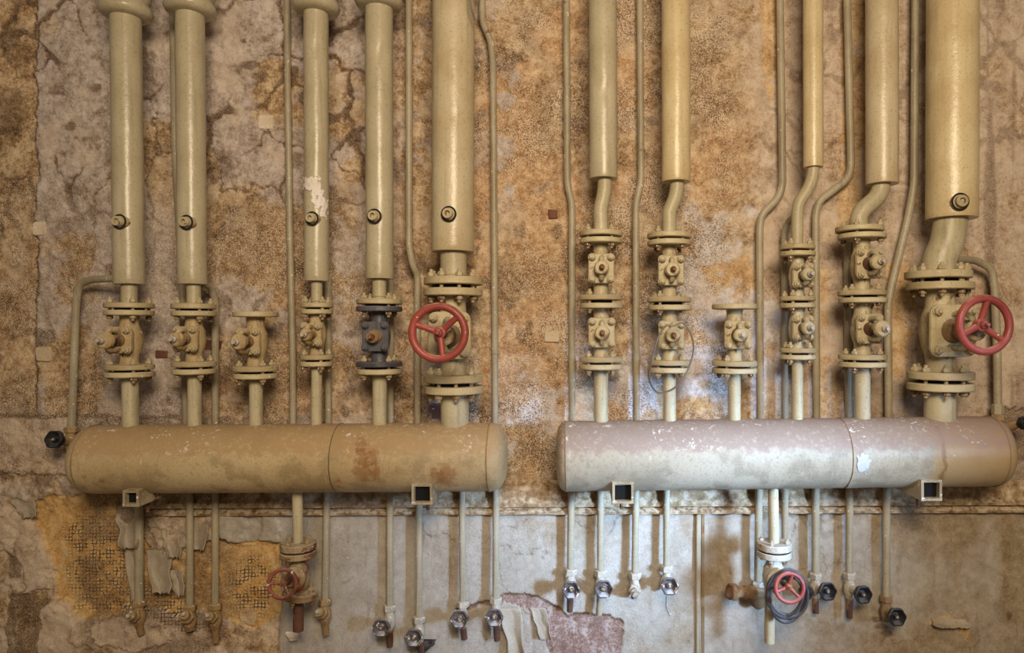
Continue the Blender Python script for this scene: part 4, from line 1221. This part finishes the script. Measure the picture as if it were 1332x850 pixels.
# ------------------------------------------------------------------ small handwheel valves under the headers
def drain_valve(label, px, ytop, yfl, fw, mat, wmat, wheel_px, wr, tailx, taily, tmat, lowfl, phase, d=.20):
    s = sc(d)
    root = empty('drain_valve', W(px, yfl + 60, d), label, 'valve', 'small handwheel drain valves')
    up_ = part('pipe', MB().cyl(W(px - 1.5, ytop - 8, d), W(px, yfl, d), 6.6 * s, 20), M['pipe'], root)
    mf = M[mat]
    f1_ = flange(root, px, yfl + 3, d, fw * s, 9 * s, mf)
    f2_ = flange(root, px, yfl + 13.5, d, fw * s, 8 * s, mf)
    bolts(f1_, px, yfl + 8.5, d, fw * .74 * s, 18 * s, 4, 3.6 * s, .3, mf)
    part('gasket', MB().disc(W(px, yfl + 8.2, d), (0, 0, 1), fw * .94 * s, 3 * s, 28, 0), M['darkgap'], root)
    c = W(px, yfl + 44, d)
    wc = W(wheel_px[0], wheel_px[1], d + .15)
    u = (wc - c); u.normalize()
    body = MB().lathe(W(px, yfl + 14, d), (0, 0, -1), [(0, 10 * s), (10 * s, 9 * s), (18 * s, 13 * s), (30 * s, 15.5 * s), (42 * s, 13 * s), (50 * s, 10 * s), (56 * s, 11 * s)], 26)
    body.lathe(c, u, [(0, 13 * s), (.03, 13.5 * s), (.042, 15 * s), (.05, 15 * s), (.055, 10 * s), (.08, 8 * s), (.085, 5 * s)], 24)
    body.jitter(.004, 45)
    part('body', body, mf, root)
    if lowfl:
        f3 = flange(root, px + 3, yfl + 66, d, fw * .98 * s, 9 * s, mf, .10)
        bolts(f3, px + 3, yfl + 66, d, fw * .72 * s, 10 * s, 4, 3.8 * s, .5, mf)
    part('spindle', MB().cyl(c + u * .07, wc, 3.2 * s, 12), M['rust'], root)
    handwheel(root, wc, (u + Vector((0, -1.2, .15))).normalized(), wr * sc(d + .15), M[wmat], phase, dish=.012)
    part('outlet', MB().cyl(W(tailx, yfl + 58, d), W(tailx, taily, d), 6.4 * s, 18).jitter(.0015, 60), M[tmat], root)
    return root


drain_valve('small valve with rusted red handwheel and rusty outlet under the tan header', 388, 636, 707, 22.5, 'rustyvalve', 'redrust', (367.5, 760), 20.5, 388, 821, 'rust', True, math.radians(60))
drain_valve('small white-crusted valve with red handwheel under the grey header', 1007, 633, 707, 22, 'tap', 'red', (1027, 765), 21, 1001, 836, 'pipe', False, math.radians(75))
# coil of cable hung on the small red wheel
cb = MB(); pts = []
for k in range(4 * 40 + 1):
    th = 2 * PI * k / 40
    t = k / 160
    r_x = 28.5 - 6.5 * abs(math.sin(th * .31)) ; r_y = 30 - 4 * math.sin(t * 9)
    pts.append(W(1024 + 3.2 * math.sin(t * 11) + r_x * math.cos(th + 1.4), 775 + 1.6 * math.sin(t * 17) + r_y * math.sin(th + 1.4), .285 + .012 * math.sin(t * 23) + .02 * t))
cb.tube(pts, .0062, 8)
single('cable_coil', cb, M['cable'], W(1025, 800, .28), 'coil of dark grey cable hung behind the small red handwheel', 'cable')


# ------------------------------------------------------------------ loose paint flakes, plugs and bricks on the wall
def flake(px, py, wpx, hpx, curl, lift, seed, mat='flake', tilt=0.0, hang=True, base_d=.012):
    nu, nv = 14, 18
    mb = MB(); vs_ = []; fs_ = []
    for j in range(nv + 1):
        for i in range(nu + 1):
            a = i / nu - .5; b = j / nv
            ww = wpx * (1 - .35 * b * b) * (1 + .25 * mnoise.noise(Vector((b * 3, seed, 0))))
            x = px + a * ww + tilt * b * hpx + 4 * mnoise.noise(Vector((a * 2, b * 3, seed + 4)))
            y = py + b * hpx + (5 * mnoise.noise(Vector((a * 6, seed * 2, 1))) if j == nv else 0)
            dd = base_d + lift * b ** 1.6 + curl * (a * a * 4) * (.3 + b) + .003 * mnoise.noise(Vector((a * 4, b * 4, seed)))
            vs_.append(W(x, y, max(.004, dd)))
    for j in range(nv):
        for i in range(nu):
            q = j * (nu + 1) + i
            fs_.append((q, q + 1, q + nu + 2, q + nu + 1))
    mb.add(vs_, fs_)
    o = part('paint_flake', mb, M[mat], wall, angle=70)
    so = o.modifiers.new('thick', 'SOLIDIFY'); so.thickness = .0018
    return o


flake(167, 668, 30, 46, .03, .04, 1.0)
flake(170, 700, 14, 84, .01, .03, 2.2, tilt=.04)
flake(206, 716, 34, 56, .02, .045, 3.1, tilt=.06)
flake(228, 742, 18, 34, .02, .03, 4.4, tilt=.2)
flake(222, 690, 22, 36, .02, .03, 5.4, tilt=.1)
flake(262, 670, 22, 46, .012, .02, 6.0, tilt=-.1)
flake(664, 792, 26, 66, .02, .022, 7.5, tilt=.12)
flake(700, 792, 20, 40, .012, .02, 7.9, tilt=.25)
flake(1232, 806, 52, 11, .004, .035, 8.5, 'flake', tilt=1.1)
flake(556, 832, 26, 14, .02, .03, 9.5, 'knob_black', tilt=-.6)
flake(378, 822, 16, 12, .01, .03, 10.5, 'lint', tilt=.3)
flake(30, 650, 30, 24, .02, .02, 11.0, tilt=.3)


def lump(px, py, hw, hh, th, mat, name):
    s = s0; c = W(px, py, 0)
    mb = MB()
    n = 5
    ol = rounded_rect(hw * s, hh * s, min(hw, hh) * s * .3, 3)
    mb.prism(c + Vector((0, .015, 0)), (0, -1, 0), (0, 0, 1), ol, .015 + th, .004)
    mb.jitter(.004, 40, px * .13)
    return part(name, mb, M[mat], wall)


for (x, y, a, b) in ((347, 159, 10, 9), (53, 298, 8.5, 9), (58, 461, 10, 9.5), (24, 205, 0, 0), (1060, 300, 0, 0), (718, 439, 10, 7)):
    if a:
        lump(x, y, a, b, .010, 'plug', 'wall_plug')
for (x, y, a, b) in ((572, 532, 14, 5), (574, 541, 12, 3.5), (211, 461, 8, 5.5), (274, 449, 15, 6), (719, 279, 6, 6)):
    lump(x, y, a, b, .008, 'brick', 'brick')
lump(572, 521, 15, 4, .009, 'plug', 'wall_plug')
